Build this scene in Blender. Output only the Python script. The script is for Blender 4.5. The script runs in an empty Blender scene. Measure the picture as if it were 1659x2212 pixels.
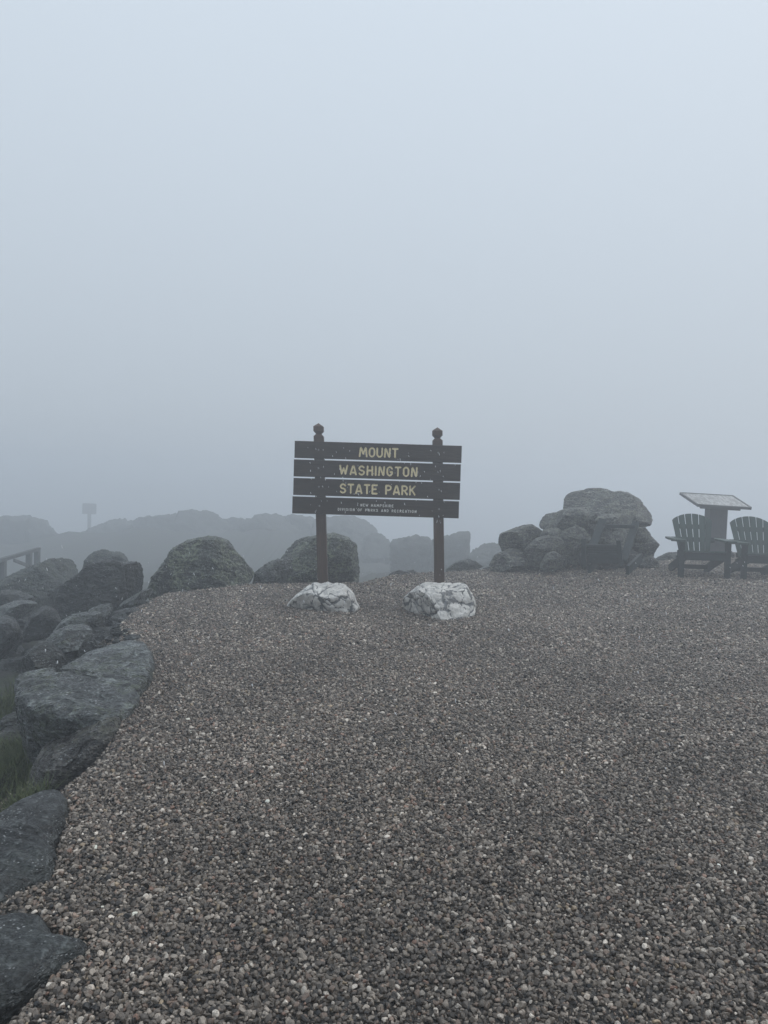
import bpy, bmesh, math, random
import numpy as np
from mathutils import Matrix, Vector

R = math.radians
rng = np.random.default_rng(7)
random.seed(7)
scene = bpy.context.scene
COL = scene.collection

# ------------------------------------------------------------------ camera
CAM_H = 1.5                 # eye height over the gravel
FOC = 1661.0                # focal length in units of a 1659 x 2212 frame
PITCH = math.atan(56.0 / FOC)
ROLL = R(1.5)
_r0 = np.array([1.0, 0, 0]); _f = np.array([0, math.cos(PITCH), -math.sin(PITCH)])
_u0 = np.array([0, math.sin(PITCH), math.cos(PITCH)])
CR = math.cos(ROLL) * _r0 + math.sin(ROLL) * _u0
CU = -math.sin(ROLL) * _r0 + math.cos(ROLL) * _u0
cam_d = bpy.data.cameras.new('camera'); cam = bpy.data.objects.new('camera', cam_d); COL.objects.link(cam)
cam.matrix_world = Matrix(((CR[0], CU[0], -_f[0], 0), (CR[1], CU[1], -_f[1], 0), (CR[2], CU[2], -_f[2], CAM_H), (0, 0, 0, 1)))
cam_d.sensor_fit = 'VERTICAL'; cam_d.sensor_height = 24.0
cam_d.lens = 24.0 * FOC / 2212.0
cam_d.clip_start = 0.05; cam_d.clip_end = 3000
scene.camera = cam

# ------------------------------------------------------------------ sky, sun, exposure
SUN_EL, SUN_AZ = R(46), R(62)        # azimuth clockwise from the view direction (+Y)
world = bpy.data.worlds.new('World'); scene.world = world; world.use_nodes = True
wn = world.node_tree.nodes; wl = world.node_tree.links
for n in list(wn): wn.remove(n)
w_out = wn.new('ShaderNodeOutputWorld'); w_bg = wn.new('ShaderNodeBackground')
w_sky = wn.new('ShaderNodeTexSky'); w_sky.sky_type = 'NISHITA'; w_sky.sun_disc = False
w_sky.sun_elevation = SUN_EL; w_sky.sun_rotation = SUN_AZ
w_sky.air_density = 1.0; w_sky.dust_density = 6.0; w_sky.ozone_density = 1.0
# overcast luminance: (1 + 2 sin el) / 3 of the zenith, the same all round
w_geo = wn.new('ShaderNodeTexCoord'); w_sep = wn.new('ShaderNodeSeparateXYZ')
w_map = wn.new('ShaderNodeMapRange'); w_map.inputs['From Min'].default_value = 0; w_map.inputs['From Max'].default_value = 1
w_map.inputs['To Min'].default_value = 0.58; w_map.inputs['To Max'].default_value = 1.0
w_mul = wn.new('ShaderNodeVectorMath'); w_mul.operation = 'SCALE'; w_mul.inputs[0].default_value = (8.55, 9.65, 10.8)
w_mix = wn.new('ShaderNodeMix'); w_mix.data_type = 'RGBA'; w_mix.inputs['Factor'].default_value = 0.94
wl.new(w_geo.outputs['Generated'], w_sep.inputs[0]); wl.new(w_sep.outputs['Z'], w_map.inputs['Value'])
wl.new(w_map.outputs['Result'], w_mul.inputs['Scale'])
wl.new(w_sky.outputs[0], w_mix.inputs[6]); wl.new(w_mul.outputs[0], w_mix.inputs[7])
wl.new(w_mix.outputs[2], w_bg.inputs['Color']); w_bg.inputs['Strength'].default_value = 0.10
wl.new(w_bg.outputs[0], w_out.inputs['Surface'])

sun_d = bpy.data.lights.new('sun', 'SUN'); sun = bpy.data.objects.new('sun', sun_d); COL.objects.link(sun)
sun_d.energy = 0.9; sun_d.angle = R(60); sun_d.color = (1.0, 0.97, 0.93)
_sd = Vector((math.sin(SUN_AZ) * math.cos(SUN_EL), math.cos(SUN_AZ) * math.cos(SUN_EL), math.sin(SUN_EL)))
sun.rotation_euler = (-_sd).to_track_quat('-Z', 'Y').to_euler()
sun.location = _sd * 60

scene.view_settings.view_transform = 'Standard'; scene.view_settings.look = 'None'
scene.view_settings.exposure = 0.0; scene.view_settings.gamma = 1.0
scene.view_settings.use_curve_mapping = False
scene.render.engine = 'CYCLES'
cy = scene.cycles
cy.use_denoising = True
try: cy.denoiser = 'OPENIMAGEDENOISE'
except Exception: pass
cy.max_bounces = 5; cy.diffuse_bounces = 2; cy.glossy_bounces = 2; cy.volume_bounces = 2
cy.transmission_bounces = 2; cy.transparent_max_bounces = 4
cy.caustics_reflective = False; cy.caustics_refractive = False
cy.sample_clamp_indirect = 4.0

HAZE_DENSITY = 0.0198

# ------------------------------------------------------------------ measuring helpers
def ray(u, v):
    return FOC * _f + (u - 829.5) * CR + (1106 - v) * CU
def P(u, v, Y):                      # the point at distance Y ahead that is sighted there
    d = ray(u, v); return np.array([0, 0, CAM_H]) + d * (Y / d[1])
def G(u, v, z=0.0):                  # the point at height z that is sighted there
    d = ray(u, v); return np.array([0, 0, CAM_H]) + d * ((z - CAM_H) / d[2])

# ------------------------------------------------------------------ noise (numpy)
_PERM = np.random.default_rng(3).permutation(512).astype(np.int64)
_GR = np.random.default_rng(4).normal(size=(512, 3)); _GR /= np.linalg.norm(_GR, axis=1)[:, None]
def perlin(p):
    p = np.asarray(p, float); i = np.floor(p).astype(np.int64); f = p - i
    w = f * f * f * (f * (f * 6 - 15) + 10); out = 0
    def h(a, b, c):
        return _PERM[(_PERM[(_PERM[a & 511] + b) & 511] + c) & 511]
    for dx in (0, 1):
        wx = w[:, 0] if dx else 1 - w[:, 0]
        for dy in (0, 1):
            wy = w[:, 1] if dy else 1 - w[:, 1]
            for dz in (0, 1):
                wz = w[:, 2] if dz else 1 - w[:, 2]
                g = _GR[h(i[:, 0] + dx, i[:, 1] + dy, i[:, 2] + dz)]
                out = out + wx * wy * wz * ((f - (dx, dy, dz)) * g).sum(1)
    return out * 1.5
def fbm(p, oct=4, gain=0.5):
    a, s, out = 1.0, 1.0, 0
    for k in range(oct):
        out = out + a * perlin(np.asarray(p) * s + 17.3 * k); a *= gain; s *= 2.03
    return out
def smooth(a, b, x):
    t = np.clip((x - a) / (b - a), 0, 1); return t * t * (3 - 2 * t)

# ------------------------------------------------------------------ object helpers
def mesh_obj(name, verts, faces, mat, parent=None, smooth_shade=False, loc=None):
    me = bpy.data.meshes.new(name)
    verts = np.asarray(verts, float)
    if loc is not None: verts = verts - np.asarray(loc)
    me.from_pydata(verts.tolist(), [], [list(map(int, f)) for f in faces]); me.update()
    if mat: me.materials.append(mat)
    if smooth_shade: me.polygons.foreach_set('use_smooth', [True] * len(me.polygons))
    o = bpy.data.objects.new(name, me); COL.objects.link(o)
    if loc is not None: o.location = Vector([float(c) for c in loc])
    if parent: o.parent = parent
    return o
def tag(o, label=None, cat=None, group=None, kind=None):
    if label: o['label'] = label
    if cat: o['category'] = cat
    if group: o['group'] = group
    if kind: o['kind'] = kind
    return o
def empty(name, loc=(0, 0, 0), rot=(0, 0, 0)):
    o = bpy.data.objects.new(name, None); COL.objects.link(o); o.location = loc; o.rotation_euler = rot
    o.empty_display_size = 0.2
    return o
def bm_obj(name, bm, mat, parent=None):
    me = bpy.data.meshes.new(name); bm.normal_update(); bm.to_mesh(me); bm.free()
    if mat: me.materials.append(mat)
    o = bpy.data.objects.new(name, me); COL.objects.link(o)
    if parent: o.parent = parent
    return o
def beam(name, p0, p1, w, h, mat, parent=None, up=(0, 0, 1), bev=0.004, taper=1.0):
    """a plank from p0 to p1; w across, h along the up side"""
    p0, p1, up = Vector(p0), Vector(p1), Vector(up)
    d = (p1 - p0); L = d.length; d.normalize()
    s = d.cross(up).normalized(); n = s.cross(d)
    bm = bmesh.new(); vs = []
    for (t, k) in ((0, 1.0), (L, taper)):
        for (a, b) in ((-1, -1), (1, -1), (1, 1), (-1, 1)):
            vs.append(bm.verts.new(p0 + d * t + s * (a * w / 2 * k) + n * (b * h / 2)))
    for f in ((3, 2, 1, 0), (4, 5, 6, 7), (0, 1, 5, 4), (1, 2, 6, 5), (2, 3, 7, 6), (3, 0, 4, 7)):
        bm.faces.new([vs[i] for i in f])
    bmesh.ops.recalc_face_normals(bm, faces=bm.faces)
    if bev: bmesh.ops.bevel(bm, geom=bm.edges[:], offset=bev, segments=2, affect='EDGES', profile=0.6)
    return bm_obj(name, bm, mat, parent)
def prism(name, poly, thick, frame, mat, parent=None, bev=0.003):
    """a plank cut to a 2-D outline; frame = (origin, x axis, y axis), thickness along their normal"""
    o, ax, ay = (Vector(c) for c in frame); n = ax.cross(ay).normalized()
    bm = bmesh.new()
    a = [bm.verts.new(o + ax * x + ay * y - n * thick / 2) for x, y in poly]
    b = [bm.verts.new(o + ax * x + ay * y + n * thick / 2) for x, y in poly]
    bm.faces.new(a[::-1]); bm.faces.new(b)
    for i in range(len(poly)):
        j = (i + 1) % len(poly); bm.faces.new((a[i], a[j], b[j], b[i]))
    bmesh.ops.recalc_face_normals(bm, faces=bm.faces)
    if bev: bmesh.ops.bevel(bm, geom=[e for e in bm.edges if e.calc_face_angle(0) > 0.6], offset=bev, segments=2, affect='EDGES', profile=0.6)
    return bm_obj(name, bm, mat, parent)

# ------------------------------------------------------------------ materials
class NT:
    def __init__(s, name):
        s.m = bpy.data.materials.new(name); s.m.use_nodes = True
        s.n = s.m.node_tree.nodes; s.l = s.m.node_tree.links
        s.b = s.n['Principled BSDF']
    def new(s, t, **kw):
        n = s.n.new(t)
        for k, v in kw.items():
            if hasattr(n, k): setattr(n, k, v)
            else: n.inputs[k.replace('_', ' ')].default_value = v
        return n
    def link(s, a, b): s.l.new(a, b)
    def noise(s, vec, scale, detail=5, rough=0.6, dist=0.0):
        n = s.new('ShaderNodeTexNoise'); n.inputs['Scale'].default_value = scale; n.inputs['Detail'].default_value = detail
        n.inputs['Roughness'].default_value = rough; n.inputs['Distortion'].default_value = dist
        if vec: s.link(vec, n.inputs['Vector'])
        return n.outputs['Fac']
    def ramp(s, fac, *stops):
        r = s.new('ShaderNodeValToRGB'); e = r.color_ramp.elements
        while len(e) < len(stops): e.new(0.5)
        for i, (p, c) in enumerate(stops):
            e[i].position = p; e[i].color = (*c, 1) if not np.isscalar(c) else (c, c, c, 1)
        s.link(fac, r.inputs[0]); return r.outputs[0]
    def mix(s, fac, a, b, mode='MIX'):
        m = s.new('ShaderNodeMix', data_type='RGBA', blend_type=mode)
        for sock, val in ((m.inputs['Factor'], fac), (m.inputs[6], a), (m.inputs[7], b)):
            if hasattr(val, 'is_linked'): s.link(val, sock)
            elif np.isscalar(val): sock.default_value = val
            else: sock.default_value = (*val, 1)
        return m.outputs[2]
    def math(s, op, a, b=None):
        m = s.new('ShaderNodeMath', operation=op)
        for i, val in enumerate((a, b)):
            if val is None: continue
            if hasattr(val, 'is_linked'): s.link(val, m.inputs[i])
            else: m.inputs[i].default_value = val
        return m.outputs[0]
    def bump(s, h, strength, dist, prev=None):
        b = s.new('ShaderNodeBump'); b.inputs['Strength'].default_value = strength; b.inputs['Distance'].default_value = dist
        s.link(h, b.inputs['Height'])
        if prev: s.link(prev, b.inputs['Normal'])
        return b.outputs[0]
    def coords(s, scale=(1, 1, 1), rot=(0, 0, 0)):
        t = s.new('ShaderNodeTexCoord'); oi = s.new('ShaderNodeObjectInfo')
        off = s.new('ShaderNodeVectorMath', operation='SCALE'); off.inputs[0].default_value = (31, 47, 23)
        s.link(oi.outputs['Random'], off.inputs['Scale'])
        mp = s.new('ShaderNodeMapping'); mp.inputs['Scale'].default_value = scale; mp.inputs['Rotation'].default_value = rot
        s.link(t.outputs['Object'], mp.inputs['Vector']); s.link(off.outputs[0], mp.inputs['Location'])
        return mp.outputs[0]

def rock_mat(name, dark, mid, light, lichen=(0.10, 0.12, 0.07), lich_amt=0.5, rough=0.5, fleck=1.0, foliation=0.75, spec=0.4, bump=1.0, k=1.0):
    t = NT(name); v = t.coords(scale=(k, k, k)); vs = t.coords(scale=(k, k, 3.4 * k), rot=(0.35, 0.25, 0.3))
    big = t.noise(v, 1.8, 4, 0.6, 0.5); fine = t.noise(v, 36, 1.5, 0.6); fol = t.noise(vs, 7, 3, 0.68, 0.8); mid_n = t.noise(v, 9, 3, 0.68, 0.4)
    c = t.mix(t.ramp(big, (0.42, 0.0), (0.58, 1.0)), dark, mid)
    c = t.mix(t.math('MULTIPLY', t.ramp(fol, (0.50, 0.0), (0.62, 1.0)), foliation), c, light)           # pale foliation streaks
    c = t.mix(t.ramp(mid_n, (0.38, 0.9), (0.46, 0.0)), c, tuple(k * 0.35 for k in dark))                  # dark pitted patches
    c = t.mix(1.0, c, t.ramp(fine, (0.30, 0.35), (0.5, 0.95), (0.70, 2.1)), 'MULTIPLY')
    # lichen crusts: blotchy, sharp-edged
    ln = t.noise(v, 3.8, 5, 0.72, 0.7); lf = t.noise(v, 28, 2, 0.6)
    lm = t.math('MULTIPLY', t.ramp(ln, (0.50, 0.0), (0.55, 1.0)), t.ramp(lf, (0.44, 0.0), (0.56, 1.0)))
    c = t.mix(t.math('MULTIPLY', lm, lich_amt), c, lichen)
    # quartz and mica flecks
    vo = t.new('ShaderNodeTexVoronoi', feature='F1'); vo.inputs['Scale'].default_value = 30; t.link(vs, vo.inputs['Vector'])
    fl = t.math('MULTIPLY', t.ramp(vo.outputs['Distance'], (0.16, 1.0), (0.30, 0.0)), t.ramp(t.noise(v, 6, 3, 0.6), (0.48, 0.0), (0.58, fleck)))
    c = t.mix(fl, c, (0.28, 0.29, 0.29))
    t.link(c, t.b.inputs['Base Color']); t.b.inputs['Specular IOR Level'].default_value = spec
    t.link(t.ramp(mid_n, (0.36, rough - 0.16), (0.64, rough + 0.3)), t.b.inputs['Roughness'])
    n1 = t.bump(fol, 1.0, 0.07 * bump); n2 = t.bump(fine, 1.0, 0.025 * bump, n1)
    t.link(n2, t.b.inputs['Normal'])
    return t.m
M = {}
M['schist'] = rock_mat('wet_schist', (0.018, 0.020, 0.020), (0.048, 0.054, 0.052), (0.150, 0.164, 0.160), lich_amt=0.4, rough=0.36, spec=0.5)
M['near_slab'] = rock_mat('near_slab_schist', (0.013, 0.014, 0.0145), (0.028, 0.031, 0.031), (0.085, 0.092, 0.091), lichen=(0.07, 0.08, 0.07), lich_amt=0.25, rough=0.46, spec=0.35, foliation=0.5, bump=0.28, k=1.9)
M['schist_dark'] = rock_mat('dark_schist', (0.007, 0.008, 0.008), (0.020, 0.022, 0.022), (0.075, 0.080, 0.078), lichen=(0.05, 0.055, 0.04), lich_amt=0.5, rough=0.48)
M['schist_lichen'] = rock_mat('lichen_schist', (0.026, 0.030, 0.027), (0.070, 0.080, 0.068), (0.185, 0.200, 0.172), lichen=(0.24, 0.27, 0.17), lich_amt=0.7, rough=0.55)
M['pile_rock'] = rock_mat('pile_rock', (0.045, 0.047, 0.046), (0.115, 0.119, 0.113), (0.260, 0.258, 0.235), lichen=(0.22, 0.22, 0.15), lich_amt=0.5, rough=0.6)
M['brown_rock'] = rock_mat('brown_schist', (0.014, 0.013, 0.012), (0.040, 0.037, 0.034), (0.115, 0.110, 0.100), lichen=(0.09, 0.09, 0.06), lich_amt=0.5, rough=0.45)
M['pale_rock'] = rock_mat('pale_rock', (0.07, 0.072, 0.068), (0.14, 0.14, 0.13), (0.22, 0.22, 0.20), lichen=(0.20, 0.20, 0.14), lich_amt=0.5, rough=0.6)
M['far_rock'] = rock_mat('far_rock', (0.022, 0.026, 0.026), (0.05, 0.058, 0.055), (0.09, 0.10, 0.09), lichen=(0.09, 0.10, 0.06), lich_amt=0.5, rough=0.65)

def quartz_mat():
    t = NT('white_quartz'); v = t.coords()
    at = t.new('ShaderNodeAttribute'); at.attribute_name = 'vein'
    big = t.noise(v, 5, 6, 0.65, 0.5); fine = t.noise(v, 55, 5, 0.7)
    c = t.mix(t.ramp(big, (0.36, 0.0), (0.66, 1.0)), (0.46, 0.44, 0.41), (0.80, 0.77, 0.72))
    c = t.mix(0.55, c, t.ramp(fine, (0.3, 0.6), (0.7, 1.2)), 'MULTIPLY')
    rag = t.math('ADD', at.outputs['Fac'], t.math('MULTIPLY', t.math('SUBTRACT', t.noise(v, 24, 6, 0.75), 0.5), 0.55))
    c = t.mix(t.ramp(rag, (0.34, 0.0), (0.60, 0.9)), c, (0.05, 0.055, 0.06))
    st = t.noise(t.coords(scale=(1, 1, 0.5)), 9, 8, 0.7, 1.2)
    c = t.mix(t.math('MULTIPLY', t.ramp(st, (0.52, 0.0), (0.60, 1.0)), 0.6), c, (0.22, 0.225, 0.23))
    t.link(c, t.b.inputs['Base Color']); t.b.inputs['Roughness'].default_value = 0.42
    t.link(t.bump(fine, 0.5, 0.01, t.bump(big, 0.5, 0.03)), t.b.inputs['Normal'])
    return t.m
M['quartz'] = quartz_mat()

def wood_mat(name, dark, light, scale=(1.2, 14, 14), rough=0.55, axis=None, wear=None, wear_amt=0.0):
    t = NT(name); v = t.coords(scale=scale)
    g = t.noise(v, 3.0, 7, 0.65, 0.8); v2 = t.coords(); b = t.noise(v2, 2.2, 5, 0.6)
    c = t.mix(t.ramp(g, (0.3, 0.0), (0.7, 1.0)), dark, light)
    c = t.mix(0.6, c, t.ramp(b, (0.3, 0.65), (0.7, 1.3)), 'MULTIPLY')
    if wear: c = t.mix(t.math('MULTIPLY', t.ramp(t.noise(v, 5.0, 8, 0.75), (0.56, 0.0), (0.66, 1.0)), wear_amt), c, wear)
    t.link(c, t.b.inputs['Base Color']); t.b.inputs['Specular IOR Level'].default_value = 0.22
    t.link(t.ramp(b, (0.3, rough - 0.12), (0.7, rough + 0.12)), t.b.inputs['Roughness'])
    t.link(t.bump(g, 0.6, 0.008), t.b.inputs['Normal'])
    return t.m
M['board'] = wood_mat('stained_board', (0.014, 0.009, 0.0065), (0.048, 0.031, 0.021), rough=0.55, wear=(0.100, 0.075, 0.055), wear_amt=0.5)
M['post'] = wood_mat('stained_post', (0.040, 0.021, 0.013), (0.095, 0.052, 0.032), scale=(14, 14, 1.2), rough=0.55, wear=(0.12, 0.10, 0.08), wear_amt=0.4)
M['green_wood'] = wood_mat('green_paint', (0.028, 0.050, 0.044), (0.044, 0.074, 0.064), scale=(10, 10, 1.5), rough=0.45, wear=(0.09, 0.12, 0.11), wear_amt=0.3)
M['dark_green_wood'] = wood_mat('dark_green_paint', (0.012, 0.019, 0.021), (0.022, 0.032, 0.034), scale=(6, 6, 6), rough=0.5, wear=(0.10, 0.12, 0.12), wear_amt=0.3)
M['grey_wood'] = wood_mat('grey_timber', (0.045, 0.045, 0.046), (0.085, 0.085, 0.085), scale=(6, 6, 6), rough=0.6)
M['pillar'] = wood_mat('pillar_concrete', (0.050, 0.052, 0.055), (0.075, 0.077, 0.080), scale=(8, 8, 5), rough=0.7)
def flat_mat(name, col, rough=0.5, var=0.25, scale=20, metal=0.0):
    t = NT(name); v = t.coords()
    c = t.mix(t.noise(v, scale, 5), tuple(k * (1 - var) for k in col), tuple(k * (1 + var) for k in col))
    t.link(c, t.b.inputs['Base Color']); t.b.inputs['Roughness'].default_value = rough; t.b.inputs['Metallic'].default_value = metal
    return t.m
M['letter'] = flat_mat('cream_letter_paint', (0.82, 0.70, 0.44), 0.5, 0.2, 25)
M['small_letter'] = flat_mat('pale_letter_paint', (0.70, 0.69, 0.65), 0.5, 0.1, 40)
M['bolt'] = flat_mat('bolt_steel', (0.22, 0.22, 0.22), 0.45, 0.2, 60, 0.6)
M['panel_metal'] = flat_mat('panel_frame_metal', (0.10, 0.105, 0.11), 0.5, 0.2, 15)
def display_mat():
    t = NT('panel_print'); v = t.coords()
    a = t.noise(t.coords(scale=(5, 1.5, 1)), 4, 6, 0.7, 0.5); b = t.noise(v, 30, 4)
    c = t.mix(t.ramp(a, (0.44, 0.0), (0.54, 1.0)), (0.32, 0.33, 0.33), (0.09, 0.095, 0.095))
    c = t.mix(0.5, c, t.ramp(b, (0.3, 0.7), (0.7, 1.2)), 'MULTIPLY')
    t.link(c, t.b.inputs['Base Color']); t.b.inputs['Roughness'].default_value = 0.3
    return t.m
M['display'] = display_mat()

def ground_mat():
    t = NT('ground_cover'); tc = t.new('ShaderNodeTexCoord'); v = tc.outputs['Object']
    at = t.new('ShaderNodeAttribute'); at.attribute_name = 'gravel'
    vo = t.new('ShaderNodeTexVoronoi', feature='F1'); vo.inputs['Scale'].default_value = 75; t.link(v, vo.inputs['Vector'])
    gcol = t.ramp(vo.outputs['Color'], (0.1, (0.035, 0.031, 0.028)), (0.5, (0.085, 0.077, 0.070)), (0.85, (0.16, 0.15, 0.14)))
    big = t.noise(v, 1.3, 7, 0.65, 0.3); fine = t.noise(v, 14, 7, 0.7)
    soil = t.mix(t.ramp(fine, (0.3, 0.0), (0.7, 1.0)), (0.008, 0.008, 0.007), (0.035, 0.034, 0.030))
    moss = t.mix(t.ramp(t.noise(v, 40, 5, 0.7), (0.3, 0.0), (0.7, 1.0)), (0.010, 0.014, 0.006), (0.034, 0.046, 0.018))
    soil = t.mix(t.ramp(big, (0.44, 0.0), (0.56, 1.0)), soil, moss)
    gm = t.math('ADD', at.outputs['Fac'], t.math('MULTIPLY', t.math('SUBTRACT', fine, 0.5), 0.6))
    c = t.mix(t.ramp(gm, (0.42, 0.0), (0.58, 1.0)), soil, gcol)
    t.link(c, t.b.inputs['Base Color']); t.b.inputs['Roughness'].default_value = 0.8
    t.link(t.bump(vo.outputs['Distance'], 0.6, 0.01, t.bump(fine, 0.8, 0.06)), t.b.inputs['Normal'])
    return t.m
M['ground'] = ground_mat()
def pebble_mat():
    t = NT('pebble_stone'); tc = t.new('ShaderNodeTexCoord'); oi = t.new('ShaderNodeObjectInfo')
    off = t.new('ShaderNodeVectorMath', operation='SCALE'); off.inputs[0].default_value = (31, 47, 23); t.link(oi.outputs['Random'], off.inputs['Scale'])
    ad = t.new('ShaderNodeVectorMath', operation='ADD'); t.link(tc.outputs['Object'], ad.inputs[0]); t.link(off.outputs[0], ad.inputs[1])
    at = t.new('ShaderNodeAttribute'); at.attribute_type = 'INSTANCER'; at.attribute_name = 'tint'
    sp = t.noise(ad.outputs[0], 3.2, 4, 0.75)
    c = t.mix(0.9, at.outputs['Color'], t.ramp(sp, (0.32, 0.45), (0.5, 1.0), (0.68, 1.7)), 'MULTIPLY')
    t.link(c, t.b.inputs['Base Color']); t.b.inputs['Roughness'].default_value = 0.42
    return t.m
M['pebble'] = pebble_mat()
def grass_mat():
    t = NT('grass_blade'); v = t.coords()
    c = t.mix(t.ramp(t.noise(v, 45, 2), (0.35, 0.0), (0.65, 1.0)), (0.022, 0.042, 0.008), (0.095, 0.115, 0.030))
    t.link(c, t.b.inputs['Base Color']); t.b.inputs['Roughness'].default_value = 0.6
    return t.m
M['grass'] = grass_mat()
M['sleet'] = flat_mat('wet_snow', (0.85, 0.86, 0.88), 0.4, 0.03, 3)

# ------------------------------------------------------------------ terrain
EDGE_PX = [(205, 2020), (122, 1988), (50, 1950), (-90, 1962), (10, 1932), (112, 1888), (132, 1848), (150, 1745), (150, 1690), (245, 1625), (262, 1560), (312, 1470), (330, 1425), (262, 1345),
           (300, 1310), (360, 1283), (470, 1272), (560, 1262), (690, 1263), (785, 1258), (850, 1243)]
edge = [G(u, v)[:2] for u, v in EDGE_PX]
plateau = np.array([(-1.15, -6.0), (-1.1, 1.2)] + [tuple(p) for p in edge] +
                   [(1.3, 13.9), (2.4, 14.6), (4.2, 15.6), (5.4, 15.4), (6.4, 16.4), (7.6, 18.6), (9.2, 19.0), (14, 18), (16, 10), (14, -2), (8, -6)])
def poly_dist(x, y, poly):
    """distance outside the outline (0 inside) and distance inside (0 outside)"""
    x = np.asarray(x, float); y = np.asarray(y, float)
    d = np.full(x.shape, 1e9); ins = np.zeros(x.shape, bool); n = len(poly)
    for i in range(n):
        ax, ay = poly[i]; bx, by = poly[(i + 1) % n]; ex, ey = bx - ax, by - ay
        t = np.clip(((x - ax) * ex + (y - ay) * ey) / (ex * ex + ey * ey + 1e-12), 0, 1)
        d = np.minimum(d, np.hypot(x - ax - t * ex, y - ay - t * ey))
        c = ((ay > y) != (by > y)) & (x < (bx - ax) * (y - ay) / (by - ay + 1e-12) + ax)
        ins ^= c
    return np.where(ins, 0, d), np.where(ins, d, 0)
def gravel_h(x, y):
    p = np.stack([x, y, np.zeros_like(x)], 1)
    return 0.030 * perlin(p * 0.55 + 5.1) + 0.018 * perlin(p * 1.6 + 9.7) + 0.12 * smooth(1.8, 4.8, x) * smooth(8, 12, y)
def terrain_h(x, y):
    out, ins = poly_dist(x, y, plateau)
    p = np.stack([x, y, np.zeros_like(x)], 1)
    g = gravel_h(x, y)
    left = 1 - smooth(0.5, 4.0, x + 0 * y)
    steep = smooth(0.8, 4.0, x) * smooth(9, 13, y)
    z = -(0.40 * left + 0.35) * (1 - np.exp(-out / 0.7)) - out * (0.10 + 0.30 * steep)
    z -= 0.38 * np.maximum(0, out - 46) * (1 - smooth(48, 90, out) * 0.25)
    ridge = 3.0 * np.exp(-((y - 58 - 0.12 * x) / 9.5) ** 2) * smooth(2.5, -2.5, x) * smooth(-58, -40, x)
    z += ridge * smooth(8, 16, out)
    rough = smooth(0.2, 1.6, out)
    z += rough * (0.22 * fbm(p * 0.9, 4) + 0.35 * smooth(6, 16, out) * fbm(p * 0.22, 4))
    return g * np.where(ins > 0, 1.0, np.exp(-out / 0.6)) + z, out, ins

def axis_coords(a, b, step, far, growth=1.14):
    c = list(np.arange(a, b, step)); s = step; lo = [c[0]]
    while lo[-1] > -far: s *= growth; lo.append(lo[-1] - s)
    s = step; hi = [c[-1]]
    while hi[-1] < far: s *= growth; hi.append(hi[-1] + s)
    return np.array(lo[:0:-1] + c + hi[1:])
gx = axis_coords(-8.5, 9.0, 0.075, 280); gy = axis_coords(-2.0, 19.0, 0.075, 280)
GX, GY = np.meshgrid(gx, gy); fx, fy = GX.ravel(), GY.ravel()
fz, fo, fi = terrain_h(fx, fy)
nx, ny = len(gx), len(gy)
idx = np.arange(nx * ny).reshape(ny, nx)
quads = np.stack([idx[:-1, :-1], idx[:-1, 1:], idx[1:, 1:], idx[1:, :-1]], -1).reshape(-1, 4)
ground = mesh_obj('ground', np.stack([fx, fy, fz - 0.004], 1), quads, M['ground'], smooth_shade=True)
at = ground.data.attributes.new('gravel', 'FLOAT', 'POINT')
at.data.foreach_set('value', np.clip(0.5 + (fi - fo) / 0.30, 0, 1).astype(np.float32))
tag(ground, 'dark mossy hillside falling away around the gravel terrace', 'ground', kind='structure')
LOWEST = float(fz.min())
def ground_z(x, y):
    return float(terrain_h(np.array([x], float), np.array([y], float))[0][0])

# ------------------------------------------------------------------ rocks
_ICO = {}
def ico(sub):
    if sub not in _ICO:
        bm = bmesh.new(); bmesh.ops.create_icosphere(bm, subdivisions=sub, radius=1.0)
        _ICO[sub] = (np.array([v.co[:] for v in bm.verts]), [[v.index for v in f.verts] for f in bm.faces]); bm.free()
    return _ICO[sub]
def outline_radius(poly, ang):
    """distance from the centroid to the outline in each direction"""
    poly = np.asarray(poly, float); n = len(poly); out = np.zeros_like(ang)
    dx, dy = np.cos(ang), np.sin(ang)
    for i in range(n):
        a, b = poly[i], poly[(i + 1) % n]; e = b - a
        den = dx * e[1] - dy * e[0]; den = np.where(np.abs(den) < 1e-9, 1e-9, den)
        t = (a[0] * e[1] - a[1] * e[0]) / den; s = (a[0] * dy - a[1] * dx) / den
        out = np.where((t > 0) & (s >= -1e-6) & (s <= 1 + 1e-6), np.maximum(out, t), out)
    return out
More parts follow.
